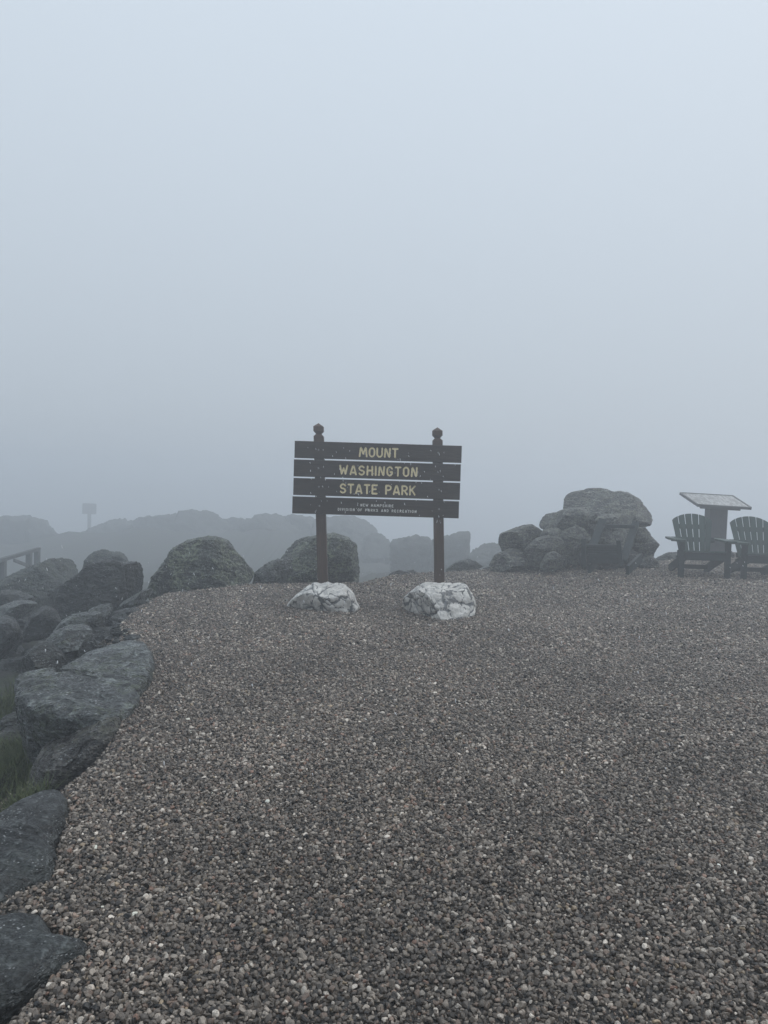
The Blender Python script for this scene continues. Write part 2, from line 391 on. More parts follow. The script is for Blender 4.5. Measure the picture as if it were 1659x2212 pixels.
def rock(name, pts, mat, label, cat='boulder', group=None, depth=0.5, n=2.8, sub=5, seed=0, amp=0.05, cuts=5,
         plan=None, strata=0.02, extra_cuts=(), lumps=0, base_sink=0.0, dome=0.0, tilt=(0, 0), crag=0.022, cracks=9, crack_d=0.06):
    """pts: outline points in space. Standing rocks: outline faces the viewer, depth = half thickness away from it.
    plan=(below): outline is the top face seen from above, the body reaches `below` metres under it."""
    r = np.random.default_rng(seed + 1000)
    pts = np.array(pts)
    if plan is None:
        c = pts.mean(0)
        look = np.array([c[0], c[1], 0]); look /= np.linalg.norm(look)
        e3 = look; e1 = np.array([look[1], -look[0], 0]); e2 = np.array([0, 0, 1.0])
    else:
        c = pts.mean(0); e1 = np.array([1.0, 0, 0]); e2 = np.array([0, 1.0, 0]); e3 = np.array([0, 0, 1.0])
    poly = np.stack([(pts - c) @ e1, (pts - c) @ e2], 1)
    pc = poly.mean(0)
    # area centroid keeps the star shape well behaved
    xs, ys = poly[:, 0], poly[:, 1]; xn, yn = np.roll(xs, -1), np.roll(ys, -1); cr = xs * yn - xn * ys
    if abs(cr.sum()) > 1e-9: pc = np.array([((xs + xn) * cr).sum(), ((ys + yn) * cr).sum()]) / (3 * cr.sum())
    poly = poly - pc; c = c + e1 * pc[0] + e2 * pc[1]
    A = np.linspace(-math.pi, math.pi, 721); Rr = outline_radius(poly, A)
    bad = Rr <= 0
    if bad.any(): Rr[bad] = np.interp(A[bad], A[~bad], Rr[~bad])
    k = np.exp(-0.5 * (np.arange(-12, 13) / 4.0) ** 2); k /= k.sum()
    Rr = np.convolve(np.concatenate([Rr[-13:-1], Rr, Rr[1:13]]), k, 'valid')
    d, faces = ico(sub)
    rho = np.hypot(d[:, 0], d[:, 1]); cc = d[:, 2]
    s = (rho ** n + np.abs(cc) ** n) ** (-1 / n)
    ang = np.arctan2(d[:, 1], d[:, 0]); Rv = np.interp(ang, A, Rr)
    size = float(Rr.mean())
    a = rho * s * Rv * np.cos(ang); b = rho * s * Rv * np.sin(ang); w = cc * s
    if plan is None:
        V = np.stack([a, b, w * depth * (1 + 0.15 * r.normal())], 1)
    else:
        below = plan
        # body narrows a little downwards; the top is tilted and domed
        t = np.clip((1 - w) / 2, 0, 1); sh = 1 - 0.22 * t
        V = np.stack([a * sh, b * sh, (w - 1) * below / 2], 1)
        V[:, 2] += (1 - t) * (tilt[0] * V[:, 0] + tilt[1] * V[:, 1] + dome * (1 - (rho * s) ** 2))
    ext = np.abs(V).max(0)
    for kcut in range(cuts):
        nn = r.normal(size=3)
        if plan is None: nn[2] = -abs(nn[2]) * 1.2 - 0.35
        else: nn[2] = abs(nn[2]) * 0.4 * (1 if r.random() < .4 else -1)
        nn /= np.linalg.norm(nn); dd = V @ nn; h = np.quantile(dd, r.uniform(0.76, 0.92))
        ex_ = np.maximum(dd - h, 0); V -= np.outer(ex_ * 0.96, nn)
    for nn, q in extra_cuts:
        nn = np.array(nn, float); nn /= np.linalg.norm(nn); dd = V @ nn; h = np.quantile(dd, q)
        V -= np.outer(np.maximum(dd - h, 0) * 0.96, nn)
    rad = d / np.linalg.norm(d, axis=1)[:, None]
    off = r.uniform(0, 60, 3)
    q = V / size
    vein = None
    if lumps:
        sites = r.uniform(-1, 1, (lumps, 3)) * (np.abs(V).max(0) * 1.05)
        wv = V + 0.10 * size * np.stack([fbm(q * 2.2 + off + 7 * i, 4) for i in range(3)], 1)
        sc = np.array([1.0, 1.0, 1.0])
        D = np.linalg.norm((wv[:, None, :] - sites[None]) * sc, axis=2); D.sort(axis=1)
        e = (D[:, 1] - D[:, 0]) / size
        sites2 = r.uniform(-1, 1, (lumps * 3, 3)) * (np.abs(V).max(0) * 1.05)
        D2 = np.linalg.norm(wv[:, None, :] - sites2[None], axis=2); D2.sort(axis=1)
        e2_ = (D2[:, 1] - D2[:, 0]) / size
        gate = smooth(-0.15, 0.25, fbm(q * 1.6 + off + 33, 3))
        vein = np.maximum(1 - smooth(0.0, 0.075, e), (1 - smooth(0.0, 0.050, e2_)) * (0.62 + 0.38 * gate))
        V = V - rad * (size * 0.055 * (1 - smooth(0, 0.16, e)))[:, None] - rad * (size * 0.03 * (1 - smooth(0, 0.08, e2_)) * gate)[:, None]
    if not lumps and cracks and sub >= 5:
        sites = r.uniform(-1, 1, (cracks, 3)) * (np.abs(V).max(0) * 1.05)
        wv = V + 0.16 * size * np.stack([fbm(q * 1.6 + off + 7 * i, 4) for i in range(3)], 1)
        D = np.linalg.norm(wv[:, None, :] - sites[None], axis=2); near_i = D.argmin(1); D.sort(axis=1); e = (D[:, 1] - D[:, 0]) / size
        gate = smooth(-0.25, 0.15, fbm(q * 1.3 + off + 21, 2))
        step_ = r.uniform(-0.035, 0.035, cracks)[near_i]
        V = V - rad * (size * crack_d * gate * (1 - smooth(0, 0.06, e)))[:, None] + rad * (size * step_ * (crack_d / 0.06))[:, None]
    nz = amp * 1.0 * fbm(q * 1.4 + off, 5, 0.55)
    rid = 1 - np.abs(perlin(q * 2.3 + off + 11)); nz = nz + amp * 0.5 * (rid - 0.7)
    ax = np.array([0.25, 0.2, 1.0]) if plan is None else np.array([0.3, 0.8, 0.5])
    if plan is None: st = q[:, 1] * 1.0 + 0.28 * q[:, 0] + 0.25 * q[:, 2]
    else: st = q @ ax
    st = st * 7 + 0.9 * fbm(q * 1.2 + off + 3, 3)
    fr = st - np.floor(st); nz = nz + 1.7 * strata * (smooth(0.0, 0.14, fr) - fr)
    V = V + rad * (nz * size)[:, None]
    if sub >= 5:
        q2 = V / max(size, 0.35)
        V = V + rad * (size * crag * (fbm(q2 * 5.5 + off, 4 if sub == 5 else 5, 0.62) - 0.6 * np.maximum(0, perlin(q2 * 3.1 + off + 5) - 0.15)))[:, None]
    W = c + V[:, :1] * e1 + V[:, 1:2] * e2 + V[:, 2:3] * e3
    base = np.array([W[:, 0].mean(), W[:, 1].mean(), W[:, 2].min()])
    o = mesh_obj(name, W, faces, mat, smooth_shade=True, loc=base)
    if vein is not None and mat is M['quartz']:
        va = o.data.attributes.new('vein', 'FLOAT', 'POINT'); va.data.foreach_set('value', vein.astype(np.float32))
    tag(o, label, cat, group)
    return o
def px(lst, Y): return [P(u, v, Y) for u, v in lst]
def pxg(lst, z): return [G(u, v, z) for u, v in lst]
def c3(lst): return [(x * 0.28, 1061.8 + y * 0.28) for x, y in lst]
def c4(lst): return [(x * 0.24, 1327 + y * 0.24) for x, y in lst]
def c2(lst): return [(1035.2 + x * 0.376, 995.4 + y * 0.376) for x, y in lst]
def c5(lst): return [(597.2 + x * 0.272, 1234.3 + y * 0.272) for x, y in lst]

EG = 'boulders edging the gravel terrace'
rock('boulder', px([(322, 1275), (333, 1240), (350, 1222), (372, 1190), (400, 1173), (440, 1164), (470, 1165), (490, 1175), (510, 1197), (535, 1225), (549, 1237), (542, 1256), (500, 1285), (400, 1305), (330, 1300)], 11.8),
     M['schist_lichen'], 'large rounded grey boulder with a sloping top, just left of the sign', group=EG, depth=0.75, n=2.6, sub=6, seed=1, amp=0.035, cuts=3, extra_cuts=(((-0.3, 0.45, -1), 0.86), ((0.75, 0.35, -0.8), 0.88)))
rock('boulder', px([(590, 1275), (592, 1215), (603, 1186), (625, 1171), (680, 1161), (720, 1155), (752, 1163), (770, 1178), (773, 1205), (779, 1222), (778, 1268), (740, 1290), (640, 1295)], 12.5),
     M['schist_lichen'], 'squarish lichen-covered boulder directly behind the left sign post', group=EG, depth=0.75, n=3.0, sub=6, seed=2, amp=0.035, cuts=2, extra_cuts=(((0.35, -0.75, -1), 0.72), ((-0.3, 0.5, -1), 0.85), ((1, 0, -0.25), 0.93)))
rock('boulder', px([(546, 1262), (552, 1236), (575, 1218), (600, 1208), (632, 1210), (655, 1228), (672, 1258), (640, 1280), (560, 1280)], 12.2),
     M['schist'], 'low grey rock leaning against the squarish boulder behind the sign', group=EG, depth=0.4, n=2.4, seed=3, amp=0.05)
rock('boulder', px([(118, 1335), (126, 1290), (136, 1262), (172, 1240), (186, 1226), (200, 1219), (240, 1216), (300, 1222), (325, 1230), (336, 1262), (332, 1290), (290, 1318), (220, 1360), (130, 1370)], 10.9),
     M['schist_dark'], 'dark blackish boulder touching the left side of the large rounded boulder', group=EG, depth=0.6, n=2.6, sub=6, seed=4, amp=0.06, cuts=4)
rock('boulder', px(c3([(645, 600), (655, 530), (690, 488), (720, 465), (800, 458), (880, 472), (935, 470), (975, 505), (1000, 560), (980, 640), (700, 640)]), 16.5),
     M['far_rock'], 'fog-greyed rounded rock peeking up behind the dark blackish boulder', group=EG, depth=0.7, n=2.5, seed=5, amp=0.05)
rock('boulder', px(c3([(-60, 780), (0, 690), (60, 655), (110, 632), (200, 600), (300, 560), (400, 530), (560, 520), (650, 540), (660, 640), (560, 800), (480, 900), (250, 920), (-60, 900)]), 13.6),
     M['far_rock'], 'broad dark hump of rock below the distant railing', group=EG, depth=1.0, n=2.5, sub=6, seed=6, amp=0.07)
rock('boulder', px(c3([(-80, 860), (20, 775), (150, 790), (250, 835), (310, 890), (250, 960), (100, 990), (-80, 980)]), 11.9),
     M['schist_dark'], 'low dark rock at the left picture edge, under the broad hump', group=EG, depth=0.6, n=4.2, seed=7, amp=0.045, cuts=8, strata=0.035)
rock('boulder', px(c3([(-60, 985), (0, 900), (120, 866), (240, 868), (296, 885), (220, 940), (100, 990), (0, 1020)]), 11.0),
     M['schist'], 'pale flat-topped slab of rock on the slope at the left edge', group=EG, depth=0.5, n=4.2, seed=8, amp=0.045, cuts=8, strata=0.035)
rock('boulder', px(c3([(-80, 1150), (-60, 1010), (50, 985), (120, 1015), (160, 1090), (180, 1200), (60, 1260), (-80, 1260)]), 9.6),
     M['schist_dark'], 'smooth dark rock low on the slope beneath the pale flat slab', group=EG, depth=0.5, n=4.2, seed=9, amp=0.045, cuts=8, strata=0.035)
rock('boulder', px(c3([(180, 1080), (240, 960), (350, 905), (440, 940), (470, 1010), (400, 1110), (300, 1180), (190, 1170)]), 9.2),
     M['schist_dark'], 'dark rock on the slope between the blackish boulder and the pointed stone', group=EG, depth=0.5, n=4.2, seed=10, amp=0.045, cuts=8, strata=0.035)
rock('boulder', px(c3([(405, 1090), (470, 1010), (560, 962), (680, 950), (785, 960), (830, 1000), (790, 1080), (700, 1130), (500, 1150)]), 8.6),
     M['schist'], 'grey-green ledge of rock half buried along the gravel edge', group=EG, depth=0.35, n=4.2, seed=11, amp=0.045, cuts=8, strata=0.035)
rock('boulder', px(c3([(672, 950), (690, 918), (760, 893), (900, 878), (925, 915), (860, 950), (760, 985), (690, 990)]), 9.4),
     M['schist'], 'thin flat stone in front of the blackish boulder', group=EG, depth=0.3, n=4.2, seed=12, amp=0.045, cuts=8, strata=0.035)
rock('boulder', px(c3([(905, 900), (940, 865), (1000, 833), (1130, 768), (1190, 764), (1215, 790), (1120, 850), (1000, 905), (930, 945)]), 10.1),
     M['schist'], 'long low stone lying where gravel meets the large rounded boulder', group=EG, depth=0.3, n=4.2, seed=13, amp=0.045, cuts=8, strata=0.035)
rock('boulder', px(c3([(300, 1215), (400, 1110), (500, 1066), (640, 1062), (720, 1085), (715, 1140), (640, 1210), (560, 1290), (420, 1310), (320, 1290)]), 7.7),
     M['schist'], 'mossy grey rock behind the long grey slab', group=EG, depth=0.4, n=4.2, seed=14, amp=0.045, cuts=8, strata=0.035)
rock('boulder', px(c3([(590, 1265), (625, 1190), (672, 1112), (705, 1108), (735, 1150), (755, 1215), (720, 1255), (650, 1280)]), 7.35),
     M['schist_dark'], 'small dark pointed stone behind the long grey slab', group=EG, depth=0.16, n=2.4, seed=15, amp=0.06, strata=0.03)
rock('boulder', px(c3([(110, 1400), (150, 1320), (210, 1245), (300, 1192), (395, 1198), (470, 1270), (520, 1330), (440, 1400), (200, 1430)]), 6.9),
     M['schist_dark'], 'dark rounded rock just beyond the left end of the long slab', group=EG, depth=0.35, n=4.2, seed=16, amp=0.045, cuts=8, strata=0.035)
rock('boulder', pxg(c4([(115, 590), (118, 520), (160, 488), (250, 490), (330, 515), (385, 575), (470, 545), (540, 480), (640, 425), (800, 345), (1060, 282), (1230, 247), (1325, 275), (1395, 400), (1385, 500), (1290, 600), (1245, 730), (1160, 800), (1000, 835), (850, 850), (700, 825), (520, 820), (300, 775), (200, 740), (135, 660)]), 0.10),
     M['schist'], 'long flat wet grey slab with a dark front face at the gravel edge', group=EG, plan=0.62, n=11, sub=6, seed=17, amp=0.03, cuts=0, crack_d=0.02, strata=0.012, tilt=(-0.02, 0.06), crag=0.02)
rock('boulder', px(c4([(262, 1560), (290, 1370), (380, 1205), (560, 1112), (700, 1022), (900, 922), (1010, 905), (1080, 920), (1112, 965), (1095, 1060), (1050, 1210), (940, 1290), (760, 1330), (660, 1420), (520, 1500), (300, 1580)]), 4.75),
     M['brown_rock'], 'dark lumpy rock in front of the long slab', group=EG, depth=0.34, n=2.5, sub=6, seed=18, amp=0.07, cuts=0)
rock('boulder', px(c4([(905, 920), (950, 875), (1040, 848), (1120, 850), (1140, 890), (1110, 940), (1030, 960), (940, 960)]), 5.25),
     M['schist'], 'small brownish stone wedged between the long slab and the lumpy rock', group=EG, depth=0.14, n=4.2, seed=19, amp=0.045, cuts=8, strata=0.035)
rock('boulder', pxg([(0, 1745), (40, 1712), (90, 1690), (138, 1681), (156, 1700), (160, 1735), (142, 1770), (126, 1810), (131, 1850), (118, 1885), (60, 1905), (0, 1945), (-150, 1980), (-280, 1900), (-160, 1800)], 0.02),
     M['near_slab'], 'smooth domed grey rock flush with the gravel, second from the bottom-left corner', group=EG, plan=0.6, n=6, sub=6, seed=20, amp=0.03, cuts=0, crag=0.010, crack_d=0.012, dome=0.03, tilt=(0.06, 0))
rock('boulder', pxg([(0, 1962), (60, 1953), (97, 1960), (116, 1982), (122, 2004), (165, 2008), (212, 2018), (197, 2040), (150, 2058), (90, 2092), (40, 2132), (0, 2150), (-150, 2200), (-300, 2100), (-140, 1970)], 0.03),
     M['near_slab'], 'dark flat rock with a pointed corner in the bottom-left corner of the gravel', group=EG, plan=0.5, n=8, sub=6, seed=21, amp=0.02, cuts=0, crag=0.008, crack_d=0.012, dome=0.015, strata=0.008)
# small rocks along the back rim of the gravel
RIM = 'small stones along the back rim of the gravel'
rock('stone', px([(836, 1244), (845, 1237), (862, 1232), (884, 1236), (890, 1246), (860, 1250)], 13.0), M['schist_dark'], 'small flat dark stone on the gravel rim between the sign posts', 'stone', RIM, depth=0.2, seed=31, sub=4)
rock('stone', px([(870, 1242), (878, 1233), (893, 1231), (903, 1238), (906, 1246), (885, 1249)], 13.3), M['schist_dark'], 'small knobbly stone touching the flat dark stone between the posts', 'stone', RIM, depth=0.15, seed=32, sub=4)
rock('stone', px([(908, 1244), (918, 1235), (932, 1234), (942, 1243), (925, 1250)], 13.6), M['schist'], 'small stone at the rim beside the right sign post', 'stone', RIM, depth=0.15, seed=33, sub=4)
rock('stone', px([(960, 1232), (985, 1215), (1012, 1208), (1030, 1213), (1045, 1226), (1020, 1240), (975, 1242)], 16.0), M['far_rock'], 'low rounded rock behind the gravel rim, right of the right sign post', 'stone', RIM, depth=0.4, seed=34)
rock('stone', px([(1022, 1236), (1050, 1224), (1085, 1214), (1105, 1210), (1110, 1222), (1080, 1236), (1040, 1243)], 15.0), M['schist'], 'flat sloping slab at the left foot of the rock pile', 'stone', RIM, depth=0.4, seed=35)
rock('stone', px([(1405, 1215), (1425, 1203), (1445, 1194), (1465, 1192), (1480, 1200), (1480, 1222), (1430, 1228)], 16.6), M['far_rock'], 'low mound of stone on the rim between the rock pile and the chairs', 'stone', RIM, depth=0.4, seed=36)
rock('stone', px([(1512, 1205), (1520, 1182), (1545, 1176), (1575, 1186), (1588, 1196), (1586, 1204), (1570, 1216), (1520, 1220)], 17.0), M['far_rock'], 'rounded rock at the foot of the information panel pillar', 'stone', RIM, depth=0.4, seed=37)
rock('stone', px([(1590, 1222), (1600, 1210), (1625, 1206), (1680, 1200), (1720, 1215), (1700, 1236), (1600, 1236)], 17.0), M['far_rock'], 'low rock on the rim behind the chair at the right edge', 'stone', RIM, depth=0.5, seed=38)
rock('stone', px([(1372, 1228), (1377, 1214), (1390, 1208), (1400, 1214), (1400, 1227), (1385, 1232)], 13.9), M['schist'], 'football-sized round stone beside the broken chair frame', 'stone', RIM, depth=0.14, seed=39, sub=4)

# white quartz stones at the sign's feet
QZ = 'white quartz stones at the foot of the sign'
rock('quartz_stone', px(c5([(78, 280), (130, 205), (200, 145), (290, 95), (350, 103), (410, 93), (450, 108), (490, 98), (540, 113), (592, 155), (622, 190), (642, 250), (664, 292), (610, 335), (480, 360), (390, 350), (330, 330), (240, 310), (150, 318), (85, 305)]), 9.25),
     M['quartz'], 'rugged white quartz stone with dark veins at the left sign post', 'stone', QZ, depth=0.42, n=2.5, sub=6, seed=41, amp=0.06, cuts=3, lumps=40, strata=0.0, extra_cuts=(((-0.5, -0.5, -1), 0.84),))
rock('quartz_stone', px(c5([(975, 300), (1000, 220), (1060, 172), (1118, 130), (1185, 110), (1300, 107), (1400, 106), (1508, 106), (1532, 150), (1558, 190), (1578, 290), (1565, 335), (1430, 372), (1390, 392), (1220, 392), (1090, 368), (985, 352)]), 9.15),
     M['quartz'], 'blocky flat-topped white quartz stone at the right sign post', 'stone', QZ, depth=0.42, n=2.9, sub=6, seed=42, amp=0.06, cuts=2, lumps=40, strata=0.01, extra_cuts=(((0, 1, -0.2), 0.9),))

# pile of rocks
PL = 'rocks heaped into a pile on the far rim'
pile = [
    ([(482, 290), (485, 200), (520, 178), (580, 168), (630, 153), (700, 158), (770, 184), (800, 181), (850, 188), (910, 218), (960, 264), (1002, 310), (1007, 342), (968, 408), (900, 400), (760, 345), (620, 330), (560, 300)], 14.8, 'pile_rock', 'huge rounded cap rock on top of the rock pile', 0.8, 51),
    ([(298, 345), (308, 318), (370, 304), (430, 298), (520, 271), (590, 268), (640, 300), (620, 370), (500, 388), (400, 410), (330, 392)], 14.4, 'pile_rock', 'long slab jutting left under the cap rock of the pile', 0.55, 52),
    ([(112, 475), (122, 420), (250, 375), (300, 368), (352, 400), (380, 440), (300, 500), (240, 540), (190, 548), (135, 525)], 14.3, 'pile_rock', 'rounded boulder at the left shoulder of the rock pile', 0.5, 53),
    ([(55, 600), (88, 540), (170, 508), (240, 518), (275, 570), (270, 620), (150, 640), (60, 630)], 13.9, 'pile_rock', 'low rock at the left foot of the rock pile', 0.4, 54),
    ([(235, 560), (275, 500), (330, 448), (400, 428), (470, 440), (510, 520), (500, 600), (400, 640), (260, 630)], 13.8, 'pile_rock', 'wedge-shaped boulder low in the rock pile, left of the broken chair', 0.45, 55),
    ([(595, 345), (620, 325), (700, 308), (830, 306), (900, 325), (925, 370), (860, 400), (700, 390), (610, 375)], 14.25, 'pile_rock', 'flat slab directly under the cap rock, above the broken chair', 0.5, 56),
    ([(590, 440), (600, 370), (700, 362), (862, 365), (900, 420), (880, 500), (760, 520), (620, 510)], 14.1, 'pale_rock', 'pale speckled block seen through the broken chair frame', 0.4, 57),
    ([(400, 470), (420, 420), (510, 392), (600, 385), (640, 430), (630, 500), (540, 540), (430, 530)], 13.95, 'pile_rock', 'greenish rounded rock in the middle of the rock pile', 0.4, 58),
    ([(860, 480), (895, 405), (970, 410), (1002, 450), (1031, 482), (1012, 522), (1006, 555), (960, 620), (880, 600)], 14.5, 'pile_rock', 'rock with a blunt nose at the right foot of the pile', 0.45, 59),
    ([(480, 600), (500, 530), (560, 490), (640, 490), (760, 500), (870, 490), (920, 560), (880, 620), (700, 640), (520, 640)], 13.95, 'schist_dark', 'dark rock at the bottom of the pile behind the broken chair', 0.4, 60),
]
pile += [
    ([(470, 460), (490, 400), (560, 375), (610, 400), (600, 460), (530, 485)], 13.75, 'pale_rock', 'pale angular stone in the middle of the pile, left of the broken chair', 0.22, 63),
    ([(330, 600), (350, 545), (430, 520), (490, 560), (480, 625), (380, 640)], 13.35, 'pile_rock', 'squat stone at the front foot of the rock pile', 0.25, 64),
    ([(350, 430), (370, 395), (450, 385), (500, 410), (470, 445), (390, 455)], 13.9, 'pile_rock', 'flat wedge stone under the long slab jutting left', 0.25, 65),
    ([(860, 430), (880, 385), (950, 380), (985, 420), (960, 470), (890, 475)], 14.1, 'pile_rock', 'angular stone under the right end of the cap rock', 0.3, 66),
    ([(660, 350), (680, 320), (760, 310), (800, 330), (780, 365), (700, 370)], 13.8, 'pale_rock', 'small pale stone tucked under the cap rock above the broken chair', 0.2, 67),
    ([(930, 620), (940, 565), (990, 545), (1030, 575), (1035, 615), (980, 635)], 14.0, 'pile_rock', 'small stone at the right end of the pile, nearest the chairs', 0.25, 68),
    ([(300, 600), (330, 440), (450, 380), (620, 350), (850, 350), (930, 430), (960, 540), (940, 640), (600, 660), (330, 650)], 14.9, 'pile_rock', 'big buried core boulder showing in the gaps of the rock pile', 0.5, 61),
    ([(140, 600), (160, 500), (250, 440), (380, 420), (460, 480), (470, 640), (200, 650)], 14.6, 'pile_rock', 'shadowed rock filling the gap low on the left of the rock pile', 0.4, 62),
]
for pl, Y, mt, lab, dp, sd in pile:
    rock('pile_boulder', px(c2(pl), Y), M[mt], lab, 'boulder', PL, depth=dp, n=3.0, seed=sd, amp=0.04, cuts=6, cracks=7)

# far ridge, deep in the fog
FR = 'boulders on the ridge in the fog'
far = [
    ([(-40, 1210), (-30, 1128), (20, 1117), (62, 1117), (92, 1130), (112, 1152), (140, 1180), (150, 1215)], 34, 'huge fog-faded hump of rock at the far left edge', 3.0, 71),
    ([(150, 1200), (175, 1165), (205, 1140), (235, 1127), (262, 1128), (292, 1130), (310, 1160), (310, 1205)], 37, 'fog-faded rocks just right of the distant sign board', 2.0, 72),
    ([(280, 1200), (290, 1128), (300, 1116), (340, 1114), (380, 1116), (398, 1130), (410, 1200)], 36, 'flat-topped fog-faded boulder on the ridge right of the distant sign', 1.6, 73),
    ([(382, 1200), (390, 1120), (396, 1107), (420, 1104), (446, 1106), (465, 1118), (490, 1140), (500, 1200)], 35, 'tallest blocky fog-faded boulder on the ridge', 1.6, 74),
    ([(470, 1200), (485, 1124), (512, 1119), (540, 1126), (560, 1150), (565, 1200)], 36, 'small fog-faded knob between two ridge boulders', 1.4, 75),
    ([(515, 1210), (528, 1130), (560, 1113), (590, 1114), (612, 1122), (640, 1150), (640, 1210)], 33, 'fog-faded boulder with two bumps above the rounded boulder', 1.6, 76),
    ([(595, 1210), (610, 1118), (640, 1112), (668, 1120), (685, 1132), (700, 1160), (705, 1210)], 34, 'rounded fog-faded boulder left of the left sign post', 1.6, 77),
    ([(680, 1215), (690, 1122), (735, 1114), (775, 1118), (797, 1124), (806, 1150), (815, 1170), (820, 1215)], 31, 'steep-sided fog-faded boulder under the sign boards', 1.5, 78),
    ([(780, 1225), (790, 1165), (812, 1152), (830, 1158), (842, 1176), (850, 1225)], 28, 'small fog-faded rock under the middle of the sign', 1.0, 79),
    ([(842, 1228), (848, 1172), (870, 1163), (900, 1159), (922, 1160), (934, 1172), (945, 1228)], 25, 'low fog-faded boulder just left of the right sign post', 0.9, 80),
    ([(925, 1228), (935, 1168), (960, 1162), (985, 1155), (1012, 1153), (1014, 1190), (1020, 1228)], 24, 'square-cornered fog-faded block right of the right sign post', 0.9, 81),
    ([(1005, 1225), (1020, 1190), (1040, 1175), (1060, 1172), (1085, 1178), (1100, 1200), (1105, 1225)], 22, 'fog-faded rounded rock left of the rock pile', 0.8, 82),
]
for pl, Y, lab, dp, sd in far:
    if Y > 27: Y *= 1.72; dp *= 1.6
    else: Y *= 1.6; dp *= 1.5
    mu_ = sum(q_[0] for q_ in pl) / len(pl); wid_ = 1.16 if Y > 40 else 1.04
    pl = [(mu_ + (u_ - mu_) * wid_, v_) for u_, v_ in pl]
    top_ = min(q_[1] for q_ in pl); bot_ = max(q_[1] for q_ in pl)
    pl = [(u_, v_ if v_ < bot_ - 6 else v_ + 38) for u_, v_ in pl]
    rock('far_boulder', px(pl, Y), M['far_rock'], lab, 'boulder', FR, depth=dp, n=3.2, seed=sd, amp=0.08, cuts=3, crag=0.06)

# ------------------------------------------------------------------ the sign
def arc(cx, cy, rx, ry, a0, a1, n=14):
    return [(cx + rx * math.cos(R(a0 + (a1 - a0) * i / n)), cy + ry * math.sin(R(a0 + (a1 - a0) * i / n))) for i in range(n + 1)]
GLYPH = {
    'M': (0.84, [[(0.0, 0), (0.10, 0.93)] + [(0.14, 1.0), (0.19, 0.93), (0.42, 0.30), (0.65, 0.93), (0.70, 1.0), (0.74, 0.93), (0.84, 0)]]),
    'O': (0.58, [arc(0.29, 0.68, 0.29, 0.32, 0, 180) + arc(0.29, 0.32, 0.29, 0.32, 180, 360) + [(0.58, 0.68)]]),
    'U': (0.58, [[(0, 1)] + arc(0.29, 0.30, 0.29, 0.30, 180, 360) + [(0.58, 1)]]),
    'N': (0.60, [[(0, 0), (0.06, 0.93), (0.10, 0.97), (0.16, 0.90), (0.48, 0.06), (0.54, 0.02), (0.57, 0.1), (0.60, 1)]]),
    'T': (0.58, [[(0, 1), (0.58, 1)], [(0.29, 1), (0.29, 0)]]),
    'W': (0.86, [[(0, 1), (0.20, 0.04), (0.43, 0.72), (0.66, 0.04), (0.86, 1)]]),
    'A': (0.66, [[(0, 0), (0.24, 0.88)] + arc(0.33, 0.88, 0.09, 0.12, 180, 0, 6) + [(0.66, 0)], [(0.10, 0.22), (0.56, 0.22)]]),
    'S': (0.58, [arc(0.29, 0.75, 0.28, 0.25, 25, 270) + arc(0.29, 0.25, 0.29, 0.25, 90, -155)]),
    'H': (0.60, [[(0.03, 1), (0, 0)], [(0.57, 1), (0.60, 0)], [(0.02, 0.52), (0.58, 0.52)]]),
    'I': (0.02, [[(0.01, 1), (0.01, 0)]]),
    'G': (0.60, [arc(0.30, 0.68, 0.29, 0.32, 25, 180) + arc(0.30, 0.32, 0.29, 0.32, 180, 345) + [(0.59, 0.42), (0.36, 0.42)]]),
    'E': (0.54, [[(0.54, 1), (0, 1), (0, 0), (0.54, 0)], [(0, 0.52), (0.42, 0.52)]]),
    'P': (0.56, [[(0, 0), (0, 1), (0.28, 1)] + arc(0.28, 0.73, 0.28, 0.27, 90, -90) + [(0, 0.46)]]),
    'R': (0.58, [[(0, 0), (0, 1), (0.28, 1)] + arc(0.28, 0.73, 0.28, 0.27, 90, -90) + [(0, 0.46)], [(0.26, 0.46), (0.58, 0)]]),
    'K': (0.58, [[(0, 1), (0, 0)], [(0.56, 1), (0.02, 0.40)], [(0.20, 0.58), (0.58, 0)]]),
    'D': (0.56, [[(0, 0), (0, 1), (0.22, 1)] + arc(0.24, 0.5, 0.32, 0.5, 90, -90) + [(0, 0)]]),
    'V': (0.60, [[(0, 1), (0.30, 0), (0.60, 1)]]),
    'F': (0.52, [[(0.52, 1), (0, 1), (0, 0)], [(0, 0.52), (0.40, 0.52)]]),
    'C': (0.58, [arc(0.30, 0.68, 0.29, 0.32, 25, 180) + arc(0.30, 0.32, 0.29, 0.32, 180, 335)]),
    ' ': (0.40, []),
}
def text_segments(text, x0, x1, y0, h):
    """letter strokes between x0 and x1 (outer stroke centres), baseline y0, height h; spacing is spread to fit"""
    wsum = sum(GLYPH[c][0] for c in text) * h * 1.0
    gap = (x1 - x0 - wsum) / (len(text) - 1)
    out, x = [], x0
    for c in text:
        w, lines = GLYPH[c]; segs = []
        for ln in lines:
            p = [(x + a * h, y0 + b * h) for a, b in ln]
            segs += [(*p[i], *p[i + 1]) for i in range(len(p) - 1)]
        x += w * h + gap
        if segs: out.append(np.array(segs))
    return out

